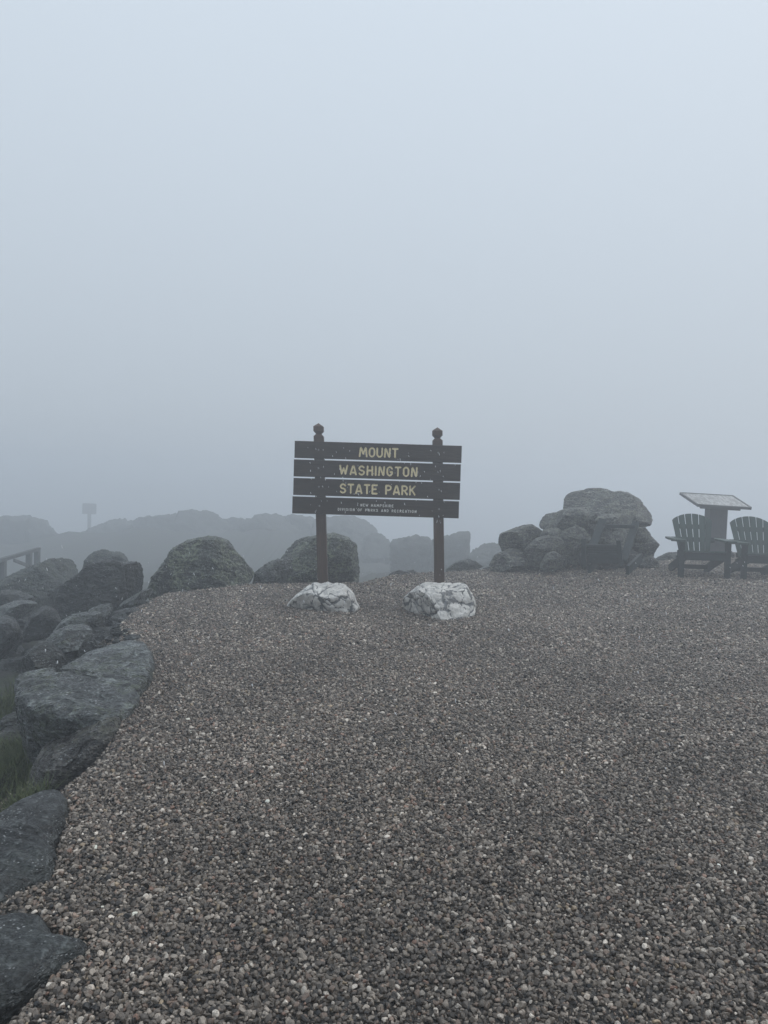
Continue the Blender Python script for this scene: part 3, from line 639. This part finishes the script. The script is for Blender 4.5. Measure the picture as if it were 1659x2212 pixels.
SY = 10.4                                    # the boards' front face
B_L = P(637, 952, SY)[0]; B_R = P(998, 963, SY)[0]
TOP = float((P(637, 952, SY)[2] + P(998, 963, SY)[2]) / 2); BOT = float((P(635, 1110, SY)[2] + P(995, 1119, SY)[2]) / 2)
SCX = (B_L + B_R) / 2; BW = B_R - B_L
GAP = 0.020; BH = (TOP - BOT - 3 * GAP) / 4; BT = 0.045
SKEW = (P(998, 963, SY)[2] - P(637, 952, SY)[2]) / BW       # the boards are not quite level
sign = empty('park_sign', (float(SCX), SY, 0))
tag(sign, 'dark brown wooden park sign with routed cream lettering between two posts', 'sign')
PXM = FOC / SY
def sx(u): return (u - 817) / PXM            # picture column -> metres from the sign's centre
rows = [
    [('MOUNT', 775.5, 860.5, 0.46, 0.113, 0.0108)],
    [('WASHINGTON', 734, 903, 0.47, 0.113, 0.0108)],
    [('STATE PARK', 736, 900, 0.47, 0.113, 0.0108)],
    [('NEW HAMPSHIRE', 781.5, 853, 0.54, 0.032, 0.0031), ('DIVISION OF PARKS AND RECREATION', 733, 903, 0.255, 0.032, 0.0031)],
]
def fill_axis(a, b, fa, fb, fine, coarse):
    l = np.linspace(a, fa, max(2, int((fa - a) / coarse) + 1))[:-1]
    m = np.linspace(fa, fb, int((fb - fa) / fine) + 1)
    r_ = np.linspace(fb, b, max(2, int((b - fb) / coarse) + 1))[1:]
    return np.concatenate([l, m, r_])
def dist_to(segs, X, Y):
    d = np.full(X.shape, 1e9)
    for ax, ay, bx, by in segs:
        ex, ey = bx - ax, by - ay; L = ex * ex + ey * ey + 1e-12
        t = np.clip(((X - ax) * ex + (Y - ay) * ey) / L, 0, 1)
        d = np.minimum(d, (X - ax - t * ex) ** 2 + (Y - ay - t * ey) ** 2)
    return np.sqrt(d)
for bi, row in enumerate(rows):
    z1 = TOP - bi * (BH + GAP); z0 = z1 - BH
    jx = random.uniform(-0.005, 0.003) - 0.004 * bi
    xa, xb = -BW / 2 + jx, BW / 2 + jx * 0.6 - 0.002 * bi
    small = bi == 3
    tx0 = min(sx(r_[1]) for r_ in row) - 0.03; tx1 = max(sx(r_[2]) for r_ in row) + 0.03
    fine = 0.0018 if small else 0.0028
    X = fill_axis(xa + 0.006, xb - 0.006, tx0, tx1, fine, 0.03)
    lo = 0.03; hi = BH - 0.03
    Zs = fill_axis(0.006, BH - 0.006, 0.022, 0.175 if small else BH - 0.022, fine, 0.01)
    XX, ZZ = np.meshgrid(X, Zs); D = np.full(XX.shape, 9.0); Wd = 0.01; WHO = -np.ones(XX.shape, int); n_letters = 0
    for text, u0, u1, fr, h, w in row:
        y0 = BH * fr - (h / 2 if not small else 0) + (0 if not small else 0)
        Wd = w
        for segs in text_segments(text, sx(u0) + w, sx(u1) - w, y0, h):
            near = (XX > segs[:, [0, 2]].min() - 0.02) & (XX < segs[:, [0, 2]].max() + 0.02)
            dd = dist_to(segs, XX[near], ZZ[near]); old = D[near]
            WHO[near] = np.where(dd < old, n_letters, WHO[near]); D[near] = np.minimum(old, dd); n_letters += 1
    dep = np.where(D < Wd, (0.35 * Wd if small else 0.009) * np.sqrt(np.clip(1 - (D / Wd) ** 2, 0, 1)) + 0.0012, 0.0)
    face_y = dep + 0.0
    nxx, nzz = len(X), len(Zs); I = np.arange(nxx * nzz).reshape(nzz, nxx)
    V = np.stack([XX.ravel(), face_y.ravel(), (ZZ + z0 + SKEW * XX).ravel()], 1)
    Q = np.stack([I[:-1, :-1], I[:-1, 1:], I[1:, 1:], I[1:, :-1]], -1).reshape(-1, 4)
    inside = (D.ravel() < Wd)
    fm = inside[Q].sum(1) >= 2
    # body: bevelled rim, sides, back
    body_V = [tuple(v) for v in V]; body_F = Q[~fm].tolist()
    def rim_pt(x, y, z): body_V.append((x, y, z + z0 + SKEW * x)); return len(body_V) - 1
    ring0 = [int(i) for i in I[0, :]] + [int(i) for i in I[1:, -1]] + [int(i) for i in I[-1, -2::-1]] + [int(i) for i in I[-2:0:-1, 0]]
    ring_xy = [(float(XX.ravel()[i]), float(ZZ.ravel()[i])) for i in ring0]
    def ex(x, z, k):    # outline grown by the bevel
        cx_ = (xa + xb) / 2; cz_ = BH / 2
        nx_ = x + (k if abs(x - (xb - 0.006)) < 1e-6 else (-k if abs(x - (xa + 0.006)) < 1e-6 else 0))
        nz_ = z + (k if abs(z - (BH - 0.006)) < 1e-6 else (-k if abs(z - 0.006) < 1e-6 else 0))
        return nx_, nz_
    rings = [ring0]
    for yy, kk in ((0.002, 0.004), (0.006, 0.006), (BT - 0.005, 0.006), (BT, 0.002)):
        rings.append([rim_pt(*((lambda q: (q[0], yy, q[1]))(ex(x, z, kk)))) for x, z in ring_xy])
    for a_, b_ in zip(rings[:-1], rings[1:]):
        for k in range(len(a_)):
            j = (k + 1) % len(a_); body_F.append((a_[k], b_[k], b_[j], a_[j]))
    body_F.append(rings[-1])
    bo = mesh_obj('board', body_V, body_F, M['board'], parent=sign)
    bm = bmesh.new(); bm.from_mesh(bo.data); bmesh.ops.delete(bm, geom=[v for v in bm.verts if not v.link_faces], context='VERTS')
    bmesh.ops.recalc_face_normals(bm, faces=bm.faces); bm.to_mesh(bo.data); bm.free()
    bo['label'] = 'board lettered ' + ' / '.join(r_[0] for r_ in row)
    owner = WHO.ravel()[Q].max(1)
    for li in range(n_letters):
        q_ = Q[fm & (owner == li)]
        if not len(q_): continue
        used = np.unique(q_); remap = -np.ones(len(V), int); remap[used] = np.arange(len(used))
        mesh_obj('letter', V[used], remap[q_], M['small_letter'] if small else M['letter'], parent=bo, smooth_shade=True)

def square_lathe(name, prof, axis0, lean, mat, parent, bev=0.006):
    """a square post turned from a profile of (half width, height); it leans by dx,dy per metre"""
    bm = bmesh.new(); rings = []
    for hw, z in prof:
        cx_ = axis0[0] + lean[0] * z; cy_ = axis0[1] + lean[1] * z
        if hw < 1e-4: rings.append([bm.verts.new((cx_, cy_, z))]); continue
        c_ = min(bev, hw * 0.3)
        rings.append([bm.verts.new((cx_ + a, cy_ + b, z)) for a, b in ((-hw + c_, -hw), (hw - c_, -hw), (hw, -hw + c_), (hw, hw - c_), (hw - c_, hw), (-hw + c_, hw), (-hw, hw - c_), (-hw, -hw + c_))])
    for a_, b_ in zip(rings[:-1], rings[1:]):
        for k in range(8):
            j = (k + 1) % 8
            if len(b_) == 1: bm.faces.new((a_[k], a_[j], b_[0]))
            else: bm.faces.new((a_[k], a_[j], b_[j], b_[k]))
    bm.faces.new(rings[0][::-1])
    bmesh.ops.recalc_face_normals(bm, faces=bm.faces)
    return bm_obj(name, bm, mat, parent)
PW = 0.067
for (ut, vt), (ub, vb) in (((688, 914), (697.5, 1258)), ((944.5, 923), (949, 1262))):
    pt = P(ut, vt, SY + BT + PW); pb = P(ub, vb, SY + BT + PW)
    lx = (pt[0] - pb[0]) / (pt[2] - pb[2]); x0 = pb[0] - lx * pb[2] - SCX; zt = float(pt[2])
    post = square_lathe('post', [(PW, -0.35), (PW, zt - 0.185)], (x0, BT + PW + 0.002), (lx, 0), M['post'], sign)
    post['label'] = 'square brown post'
    square_lathe('finial', [(PW, zt - 0.185), (PW, zt - 0.182), (PW * 0.56, zt - 0.150), (PW * 0.56, zt - 0.146), (PW, zt - 0.112), (PW, zt - 0.048), (0, zt)], (x0, BT + PW + 0.002), (lx, 0), M['post'], post)
    for bi in range(4):
        zc = TOP - bi * (BH + GAP) - BH * 0.48; xx = x0 + lx * zc
        for dz in (0.0,):
            bm = bmesh.new(); bmesh.ops.create_cone(bm, cap_ends=True, segments=12, radius1=0.013, radius2=0.009, depth=0.008)
            bmesh.ops.rotate(bm, verts=bm.verts, matrix=Matrix.Rotation(R(90), 3, 'X'))
            bmesh.ops.translate(bm, verts=bm.verts, vec=(xx + random.uniform(-.01, .01), -0.003, zc + SKEW * xx + random.uniform(-.01, .01)))
            bm_obj('bolt', bm, M['bolt'], sign)

# ------------------------------------------------------------------ adirondack chairs
def adirondack(label, group, loc, rotz, s=1.0):
    t = empty('adirondack_chair', loc, (0, 0, rotz)); t.scale = (s, s, s)
    tag(t, label, 'chair', group)
    g, dk = M['green_wood'], M['dark_green_wood']
    for sg in (-1, 1):
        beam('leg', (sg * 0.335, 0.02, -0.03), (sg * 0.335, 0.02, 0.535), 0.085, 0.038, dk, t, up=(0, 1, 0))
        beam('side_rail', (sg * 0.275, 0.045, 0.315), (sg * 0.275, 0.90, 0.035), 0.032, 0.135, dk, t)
        # arm: wide in front, narrow behind
        poly = [(-0.075, -0.05), (-0.055, -0.08), (0.065, -0.08), (0.085, -0.05), (0.085, 0.40), (0.04, 0.74), (-0.03, 0.74), (-0.075, 0.40)]
        poly = [(x * sg, y) for x, y in poly]
        prism('armrest', poly, 0.03, ((sg * 0.36, 0.0, 0.552), (1, 0, 0), (0, 1, 0)), g, t)
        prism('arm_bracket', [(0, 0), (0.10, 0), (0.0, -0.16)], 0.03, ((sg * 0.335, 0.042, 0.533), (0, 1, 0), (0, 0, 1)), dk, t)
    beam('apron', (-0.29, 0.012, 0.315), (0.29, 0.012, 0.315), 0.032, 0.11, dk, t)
    for k in range(5):
        y = 0.02 + k * 0.098; z = 0.392 - 0.31 * max(0, y - 0.04)
        tl = 0.31 if k else 0.12
        beam('seat_slat', (-0.31, y, z), (0.31, y, z), 0.088, 0.022, g, t, up=(0, tl, 1))
    # fan back: slats cut to a common arch
    o = Vector((0, 0.50, 0.25)); ax = Vector((1, 0, 0)); ay = Vector((0, 0.40, 1)).normalized(); nn = ax.cross(ay)
    NS = 6; H = 0.74; cyc = 0.44; Rc = 0.42
    for k in range(NS):
        u0 = (k - NS / 2) / (NS / 2); u1 = (k + 1 - NS / 2) / (NS / 2)
        b0, b1 = u0 * 0.225 + 0.006, u1 * 0.225 - 0.006
        def at_h(u, h, side): return u * (0.225 + 0.10 * h / H) + side * 0.0065
        tops = []
        for i in range(6):
            uu = u0 + (u1 - u0) * i / 5
            h = H
            for _ in range(6):
                xx = at_h(uu, h, 0); h = 0.43 + 0.31 * math.sqrt(max(0.0, 1 - (xx / 0.40) ** 2))
            tops.append((at_h(uu, h, (1 if i == 0 else (-1 if i == 5 else 0))), h))
        poly = [(b1, 0), (b0, 0)] + tops
        prism('back_slat', poly[::-1], 0.02, (o, ax, ay), g, t, bev=0.002)
    for h, w in ((0.10, 0.50), (0.32, 0.66), (0.535, 0.52)):
        c = o + ay * h - nn * 0.034 * (1 if nn.y < 0 else -1)
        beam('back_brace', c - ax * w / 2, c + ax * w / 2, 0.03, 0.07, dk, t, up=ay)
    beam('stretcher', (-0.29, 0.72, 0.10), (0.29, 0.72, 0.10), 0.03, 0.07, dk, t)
    return t
def on_ground(u, v):                         # where a sight line meets the gravel
    p = G(u, v, 0.0)
    for _ in range(4): p = G(u, v, ground_z(p[0], p[1]))
    return p
CG = 'green slatted lounge chairs beside the information panel'
def chair_at(label, ul, ur, v, s, rz):
    a, b = on_ground(ul, v), on_ground(ur, v); c = (a + b) / 2
    adirondack(label, CG, (float(c[0]), float(c[1]), ground_z(c[0], c[1])), rz, s)
    return c
ch1 = chair_at('green slatted wooden chair in front of the information panel, seen whole', 1473, 1568, 1250, 1.10, R(-6))
ch2 = chair_at('green slatted wooden chair cut off by the right edge of the picture', 1609, 1704, 1254, 1.10, R(-4))

# ------------------------------------------------------------------ broken chair frame by the rock pile
def q1(x, y): return (1234 + x / 8.33, 1101.6 + y / 8.33)
FY = 12.5
def FP(x, y, dY=0.0): return Vector([float(c) for c in P(*q1(x, y), FY + dY)])
fr0 = FP(560, 1160); fr = empty('broken_chair', (fr0.x, fr0.y, ground_z(fr0.x, fr0.y)))
tag(fr, 'dark toppled wooden chair frame without a backrest in front of the rock pile', 'chair')
def fb(name, a, b, w, h, mat, up=(0, 0, 1), bev=0.004, taper=1.0):
    o = beam(name, a - fr.location, b - fr.location, w, h, mat, fr, up, bev, taper); return o
dk, gw = M['dark_green_wood'], M['grey_wood']
fb('leg', FP(225, 515), FP(225, 1010), 0.07, 0.055, dk, up=(0.5, 1, 0))
fb('leg', FP(850, 545), FP(900, 1010), 0.07, 0.055, dk, up=(0.5, 1, 0))
fb('crossbar', FP(255, 632, .05), FP(845, 649, .05), 0.10, 0.035, dk)
fb('crossbar', FP(300, 800, .03), FP(880, 822, .03), 0.10, 0.05, dk)
for k, y in enumerate((680, 722, 764)):
    fb('slat', FP(290, y, .12 - .03 * k), FP(880, y + 18, .12 - .03 * k), 0.035, 0.05, dk)
fb('apron', FP(290, 870, .06), FP(900, 885, .06), 0.035, 0.15, dk)
fb('side_board', FP(570, 170, .55), FP(330, 800, .10), 0.05, 0.13, dk, up=(1, 0, 0.3))
fb('side_board', FP(1160, 240, .55), FP(930, 930, .10), 0.10, 0.12, dk, up=(1, 0, 0.3))
fb('crossbar', FP(560, 285, .48), FP(1130, 300, .48), 0.10, 0.06, dk)
fb('runner', FP(320, 1060, -.05), FP(480, 905, .62), 0.055, 0.15, dk)
fb('runner', FP(1010, 1085, -.05), FP(1250, 860, .62), 0.055, 0.15, dk)

# ------------------------------------------------------------------ information panel
pb = on_ground(1541, 1208); pz = ground_z(pb[0], pb[1])
ip = empty('information_panel', (float(pb[0]), float(pb[1]), pz)); PYd = float(pb[1])
tag(ip, 'tilted information panel on a thick square pillar behind the chairs', 'sign')
def IP(u, v, dY): return Vector([float(c) for c in P(u, v, PYd + dY)]) - ip.location
ztop = IP(1541, 1090, 0).z
beam('pillar', (0, 0, -0.2), (0.03, 0.02, ztop + 0.02), 0.37, 0.30, M['pillar'], ip, up=(0, 1, 0), bev=0.012)
A_, B_, C_, D_ = IP(1507, 1090, -0.42), IP(1624, 1097.5, -0.42), IP(1583, 1070.5, 0.36), IP(1468, 1064.5, 0.36)
cen = (A_ + B_ + C_ + D_) / 4; ax_ = ((B_ - A_) + (C_ - D_)).normalized(); ay_ = ((D_ - A_) + (C_ - B_)); ay_ = (ay_ - ax_ * ay_.dot(ax_)).normalized(); nrm = ax_.cross(ay_)
loc2 = lambda p: ((p - cen).dot(ax_), (p - cen).dot(ay_))
quad = [loc2(p) for p in (A_, B_, C_, D_)]
prism('panel_slab', quad, 0.045, (cen - nrm * 0.023, ax_, ay_), M['panel_metal'], ip, bev=0.004)
prism('display', [(x * 0.93, y * 0.90) for x, y in quad], 0.006, (cen + nrm * 0.004, ax_, ay_), M['display'], ip, bev=0)
for i in range(4):
    a, b = quad[i], quad[(i + 1) % 4]
    pa = cen + ax_ * a[0] * 0.985 + ay_ * a[1] * 0.97 + nrm * 0.006; pbb = cen + ax_ * b[0] * 0.985 + ay_ * b[1] * 0.97 + nrm * 0.006
    beam('rim', pa, pbb, 0.03, 0.016, M['panel_metal'], ip, up=nrm, bev=0.002)
for k in (-1, 1):
    c = cen - nrm * 0.075 + ax_ * 0.0
    beam('bracket', c + ay_ * (0.30 * k) - ax_ * 0.42, c + ay_ * (0.30 * k) + ax_ * 0.42, 0.05, 0.06, M['panel_metal'], ip, up=nrm)

# ------------------------------------------------------------------ distant railing and sign board
RY0, RY1 = 20.5, 25.0
ra = P(-40, 1222, RY0); rb = P(84, 1186, RY1)
rail = empty('railing', (float(rb[0]), float(rb[1]), ground_z(rb[0], rb[1])))
tag(rail, 'low grey timber railing in the fog at the left edge', 'railing')
rl = lambda p: Vector([float(c) for c in p]) - rail.location
beam('handrail', rl(ra), rl(rb), 0.12, 0.10, M['grey_wood'], rail)
rail_at = lambda k: ra + (rb - ra) * k
beam('lower_rail', rl(ra - [0, 0, 0.66]), rl(rb - [0, 0, 0.60]), 0.07, 0.10, M['grey_wood'], rail)
for k in (0.33, 0.80, 0.965):
    p = rail_at(k); beam('post', rl(p - [0, 0, 1.3]), rl(p - [0, 0, 0.03]), 0.15, 0.15, M['grey_wood'], rail, up=(0, 1, 0))
beam('brace', rl(rail_at(0.52) - [0, 0, 0.12]), rl(rail_at(0.95) - [0, 0, 0.62]), 0.06, 0.09, M['grey_wood'], rail)

DY = 88.0
db = P(192, 1190, DY)
ds = empty('distant_sign', (float(db[0]), DY, float(db[2])))
tag(ds, 'faint square notice board on a post, far off in the fog', 'sign')
dl = lambda u, v: Vector([float(c) for c in P(u, v, DY)]) - ds.location
beam('post', dl(193, 1190), dl(193, 1092), 0.32, 0.32, M['grey_wood'], ds, up=(0, 1, 0))
beam('notice_board', dl(178, 1099), dl(208, 1100), 0.10, 1.15, M['grey_wood'], ds)
beam('top_cap', dl(180, 1088), dl(206, 1089), 0.18, 0.11, M['grey_wood'], ds)

# ------------------------------------------------------------------ grass on the slope
def grass(name, centres, n, label, hmin, hmax):
    V, F = [], []
    C = np.array(centres)[rng.integers(len(centres), size=n)]
    XY = C[:, :2] + rng.normal(size=(n, 2)) * C[:, 2:3]
    Z, O, _ = terrain_h(XY[:, 0], XY[:, 1])
    for (x, y), z, ou in zip(XY.tolist(), Z.tolist(), O.tolist()):
        if ou < 0.05: continue
        z -= 0.02; h = rng.uniform(hmin, hmax); a = rng.uniform(0, 6.28); b = rng.uniform(0.15, 0.75) * h
        w = rng.uniform(0.002, 0.004); dx, dy = math.cos(a), math.sin(a); px_, py_ = -dy * w, dx * w
        i = len(V)
        V += [(x - px_, y - py_, z), (x + px_, y + py_, z), (x + dx * b * .35 - px_ * .8, y + dy * b * .35 - py_ * .8, z + h * .6), (x + dx * b * .35 + px_ * .8, y + dy * b * .35 + py_ * .8, z + h * .6),
              (x + dx * b, y + dy * b, z + h * 0.92)]
        F += [(i, i + 1, i + 3, i + 2), (i + 2, i + 3, i + 4)]
    o = mesh_obj(name, V, F, M['grass']); tag(o, label, 'grass', kind='stuff'); return o
gc = []
for u, v, z, sp in ((30, 1570, -.45, .16), (60, 1600, -.4, .13), (20, 1640, -.4, .14), (50, 1690, -.2, .06), (75, 1560, -.45, .12), (10, 1530, -.5, .2), (-60, 1560, -.5, .25), (40, 1500, -.6, .25), (-30, 1640, -.4, .2)):
    g_ = G(u, v, z); gc.append((g_[0], g_[1], sp))
grass('grass', gc, 9000, 'dull green grass tufts on the slope below the long slab', 0.08, 0.24)

# ------------------------------------------------------------------ scree between the slope rocks
def scree(n=700):
    base, faces = ico(3); V, F, k = [], [], 0
    X = -2.0 - rng.uniform(0, 1, n) ** 1.3 * 9; Y = rng.uniform(4.5, 19, n)
    Z, O, _ = terrain_h(X, Y)
    for x, y, z, ou in zip(X, Y, Z, O):
        if ou < 0.12: continue
        r_ = min(0.42, 0.07 * math.exp(abs(rng.normal()) * 0.85)); off = rng.uniform(0, 90, 3)
        v = base.copy()
        for _ in range(4):
            nn = rng.normal(size=3); nn /= np.linalg.norm(nn); dd = v @ nn; v -= np.outer(np.maximum(dd - rng.uniform(.45, .8), 0) * .9, nn)
        v *= (1 + 0.30 * fbm(base * 1.5 + off, 3))[:, None]; v *= (rng.uniform(.8, 1.3), rng.uniform(.8, 1.2), rng.uniform(.45, .75))
        a_ = rng.uniform(0, 6.28); c_, s_ = math.cos(a_), math.sin(a_)
        v = np.stack([v[:, 0] * c_ - v[:, 1] * s_, v[:, 0] * s_ + v[:, 1] * c_, v[:, 2]], 1) * r_ + (x, y, z + 0.1 * r_)
        V.append(v); F += [[a + k for a in f] for f in faces]; k += len(base)
    SIDE = 1.0
    ep = np.array(plateau[14:19])
    for _ in range(150):
        i_ = rng.integers(len(ep) - 1); t_ = rng.random(); p_ = ep[i_] * (1 - t_) + ep[i_ + 1] * t_
        n_ = ep[i_ + 1] - ep[i_]; n_ = np.array([-n_[1], n_[0]]) * SIDE / np.linalg.norm(n_)
        p_ = p_ + n_ * abs(rng.normal(0.05, 0.16)); r_ = rng.uniform(0.02, 0.075)
        z_ = terrain_h(p_[:1], p_[1:])[0][0]; off = rng.uniform(0, 90, 3); v = base.copy()
        for _k in range(5):
            nn = rng.normal(size=3); nn /= np.linalg.norm(nn); dd = v @ nn; v -= np.outer(np.maximum(dd - rng.uniform(.45, .8), 0) * .95, nn)
        v *= (1 + 0.2 * perlin(base * 1.5 + off))[:, None]; v = v * (1.2, 0.95, 0.6) * r_ + (p_[0], p_[1], z_ + 0.15 * r_)
        V.append(v); F += [[a + k for a in f] for f in faces]; k += len(base)
    o = mesh_obj('rubble', np.concatenate(V), F, M['schist_dark'], smooth_shade=True)
    tag(o, 'dark broken rubble filling the slope between the boulders', 'rubble', kind='stuff')
scree()

# ------------------------------------------------------------------ gravel
def make_pebbles(k=12):
    coll = bpy.data.collections.new('pebble_kinds'); base, faces = ico(3)
    for i in range(k):
        r = np.random.default_rng(500 + i); V = base.copy()
        for _ in range(r.integers(5, 10)):
            nn = r.normal(size=3); nn /= np.linalg.norm(nn); dd = V @ nn; h = r.uniform(0.45, 0.78)
            V -= np.outer(np.maximum(dd - h, 0) * 0.97, nn)
        V += V * (0.16 * perlin(base * 1.1 + i * 9.1))[:, None]
        V *= 1.22
        V *= np.array([1.0, r.uniform(0.65, 0.95), r.uniform(0.5, 0.8)])
        me = bpy.data.meshes.new('pebble'); me.from_pydata(V.tolist(), [], faces); me.materials.append(M['pebble'])
        o = bpy.data.objects.new('pebble', me); coll.objects.link(o)
    return coll
def gravel_points():
    out = []
    for y0, y1, s, sc in ((1.3, 4.2, 0.0122, 1.0), (4.2, 7.0, 0.0138, 1.10), (7.0, 10.5, 0.0175, 1.35), (10.5, 18.0, 0.024, 1.6)):
        xs = np.arange(-0.56 * y1 - 1.3, 0.56 * y1 + 1.3, s); ys = np.arange(y0, y1, s)
        X, Y = np.meshgrid(xs, ys); X = X.ravel(); Y = Y.ravel()
        X = X + rng.uniform(-.6, .6, len(X)) * s; Y = Y + rng.uniform(-.6, .6, len(Y)) * s
        k = np.abs(X) < 0.54 * Y + 1.2; X, Y = X[k], Y[k]
        o, i = poly_dist(X, Y, plateau)
        keep = (o < 0.02) | (rng.random(len(X)) < np.exp(-o / 0.22) * 0.9) & (o < 1.0)
        X, Y = X[keep], Y[keep]
        out.append(np.stack([X, Y, np.full(len(X), sc)], 1))
    # stray gravel washed down the slope by the front rocks
    n = 9000; X = rng.uniform(-3.4, -1.6, n); Y = rng.uniform(3.2, 5.4, n)
    o, i = poly_dist(X, Y, plateau); k = (o > 0.05) & (fbm(np.stack([X, Y, X * 0], 1) * 2.0, 2) > 0.0)
    out.append(np.stack([X[k], Y[k], np.full(k.sum(), 1.05)], 1))
    return np.concatenate(out)
gp = gravel_points(); N = len(gp)
gz = terrain_h(gp[:, 0], gp[:, 1])[0]
rad = 0.0066 * np.exp(rng.normal(0, 0.36, N)); big = rng.random(N) < 0.012; rad[big] *= rng.uniform(1.3, 1.9, big.sum())
rad = np.minimum(rad, 0.0118); rad *= gp[:, 2]
gz = gz + rng.uniform(-0.35, 0.75, N) * rad
pal = np.array([(0.158, 0.134, 0.112), (0.215, 0.188, 0.160), (0.105, 0.090, 0.077), (0.350, 0.315, 0.275), (0.052, 0.045, 0.041),
                (0.250, 0.185, 0.145), (0.270, 0.165, 0.120), (0.300, 0.240, 0.160), (0.018, 0.017, 0.018), (0.520, 0.490, 0.445)])
pr = np.array([0.25, 0.22, 0.16, 0.13, 0.07, 0.085, 0.014, 0.015, 0.03, 0.035]); pr /= pr.sum()
tint = pal[rng.choice(len(pal), N, p=pr)] * np.exp(rng.normal(0, 0.16, N))[:, None]
tint = np.mean(tint) * (tint / np.mean(tint)) ** 1.25
tint = 0.74 * (0.70 * tint + 0.30 * tint.mean(1, keepdims=True)) * np.array([1.07, 0.99, 0.91])
tint *= (1 + 0.28 * fbm(np.stack([gp[:, 0], gp[:, 1], gp[:, 0] * 0], 1) * 1.1 + 3.3, 3))[:, None]
me = bpy.data.meshes.new('gravel'); me.vertices.add(N)
me.vertices.foreach_set('co', np.stack([gp[:, 0], gp[:, 1], gz], 1).astype(np.float32).ravel())
def attr(nm, typ, key, arr):
    a = me.attributes.new(nm, typ, 'POINT'); a.data.foreach_set(key, np.ascontiguousarray(arr, dtype=np.float32 if typ != 'INT' else np.int32).ravel())
attr('rad', 'FLOAT', 'value', rad)
attr('tint', 'FLOAT_COLOR', 'color', np.concatenate([np.clip(tint, 0.005, 0.8), np.ones((N, 1))], 1))
attr('rot', 'FLOAT_VECTOR', 'vector', np.stack([rng.normal(0, 0.55, N), rng.normal(0, 0.55, N), rng.uniform(0, 6.28, N)], 1))
attr('kind_index', 'INT', 'value', rng.integers(0, 12, N))
gravel = bpy.data.objects.new('gravel', me); COL.objects.link(gravel)
tag(gravel, 'wet grey-brown gravel covering the terrace', 'gravel', kind='stuff')
ng = bpy.data.node_groups.new('scatter_gravel', 'GeometryNodeTree')
ng.interface.new_socket('Geometry', in_out='INPUT', socket_type='NodeSocketGeometry'); ng.interface.new_socket('Geometry', in_out='OUTPUT', socket_type='NodeSocketGeometry')
gi = ng.nodes.new('NodeGroupInput'); go = ng.nodes.new('NodeGroupOutput')
iop = ng.nodes.new('GeometryNodeInstanceOnPoints'); ci = ng.nodes.new('GeometryNodeCollectionInfo')
ci.inputs['Collection'].default_value = make_pebbles(); ci.inputs['Separate Children'].default_value = True; ci.inputs['Reset Children'].default_value = True
def named(nm, typ):
    n = ng.nodes.new('GeometryNodeInputNamedAttribute'); n.data_type = typ; n.inputs['Name'].default_value = nm; return n.outputs['Attribute']
m2p = ng.nodes.new('GeometryNodeMeshToPoints')
ng.links.new(gi.outputs[0], m2p.inputs['Mesh']); ng.links.new(m2p.outputs[0], iop.inputs['Points'])
ng.links.new(ci.outputs[0], iop.inputs['Instance']); iop.inputs['Pick Instance'].default_value = True
ng.links.new(named('kind_index', 'INT'), iop.inputs['Instance Index'])
ng.links.new(named('rot', 'FLOAT_VECTOR'), iop.inputs['Rotation']); ng.links.new(named('rad', 'FLOAT'), iop.inputs['Scale'])
ng.links.new(iop.outputs[0], go.inputs[0])
md = gravel.modifiers.new('scatter', 'NODES'); md.node_group = ng
print('pebbles', N)

# ------------------------------------------------------------------ falling sleet
def sleet(n=330):
    base, faces = ico(1); V, F = [], []
    for i in range(n):
        Y = rng.uniform(3.5, 12.0); x = rng.uniform(-.55, .55) * Y; z = rng.uniform(0.05, CAM_H - 0.085 * Y)
        if rng.random() < 0.35: Y = rng.uniform(6.5, 10); x = rng.uniform(-1.05, .95) * Y / 10.4; z = CAM_H + rng.uniform(-.5, .5) * Y / 10.4
        r_ = rng.uniform(0.0015, 0.0030); l = rng.uniform(1.5, 5.0) * r_
        ax = np.array([rng.normal(-0.15, 0.25), rng.normal(0, 0.2), 1.0]); ax /= np.linalg.norm(ax)
        v = base * r_ + np.outer(base @ ax, ax) * l + (x, Y, z)
        k = len(V) * 1; V.append(v); F += [[a + i * len(base) for a in f] for f in faces]
    o = mesh_obj('sleet', np.concatenate(V), F, M['sleet'], smooth_shade=True)
    tag(o, 'white specks of sleet falling through the foggy air', 'sleet', kind='stuff')
sleet()

# ------------------------------------------------------------------ fog
bm = bmesh.new(); bmesh.ops.create_cube(bm, size=1.0)
HT = 5.0; HB = LOWEST - 1.0
far_r = float(max(abs(gx[0]), abs(gx[-1]), abs(gy[0]), abs(gy[-1]))) + 5
for v in bm.verts:
    v.co = (v.co.x * 2 * far_r, v.co.y * 2 * far_r, HT if v.co.z > 0 else HB)
hm = bpy.data.materials.new('fog_air'); hm.use_nodes = True; hn = hm.node_tree.nodes
for n_ in list(hn): hn.remove(n_)
ho = hn.new('ShaderNodeOutputMaterial'); hv = hn.new('ShaderNodeVolumePrincipled')
hv.inputs['Color'].default_value = (0.925, 0.96, 1.0, 1); hv.inputs['Density'].default_value = HAZE_DENSITY; hv.inputs['Anisotropy'].default_value = 0.5
hm.node_tree.links.new(hv.outputs[0], ho.inputs['Volume'])
haze = bm_obj('haze', bm, hm); tag(haze, 'pale cold fog filling the air over the summit', 'fog', kind='stuff')
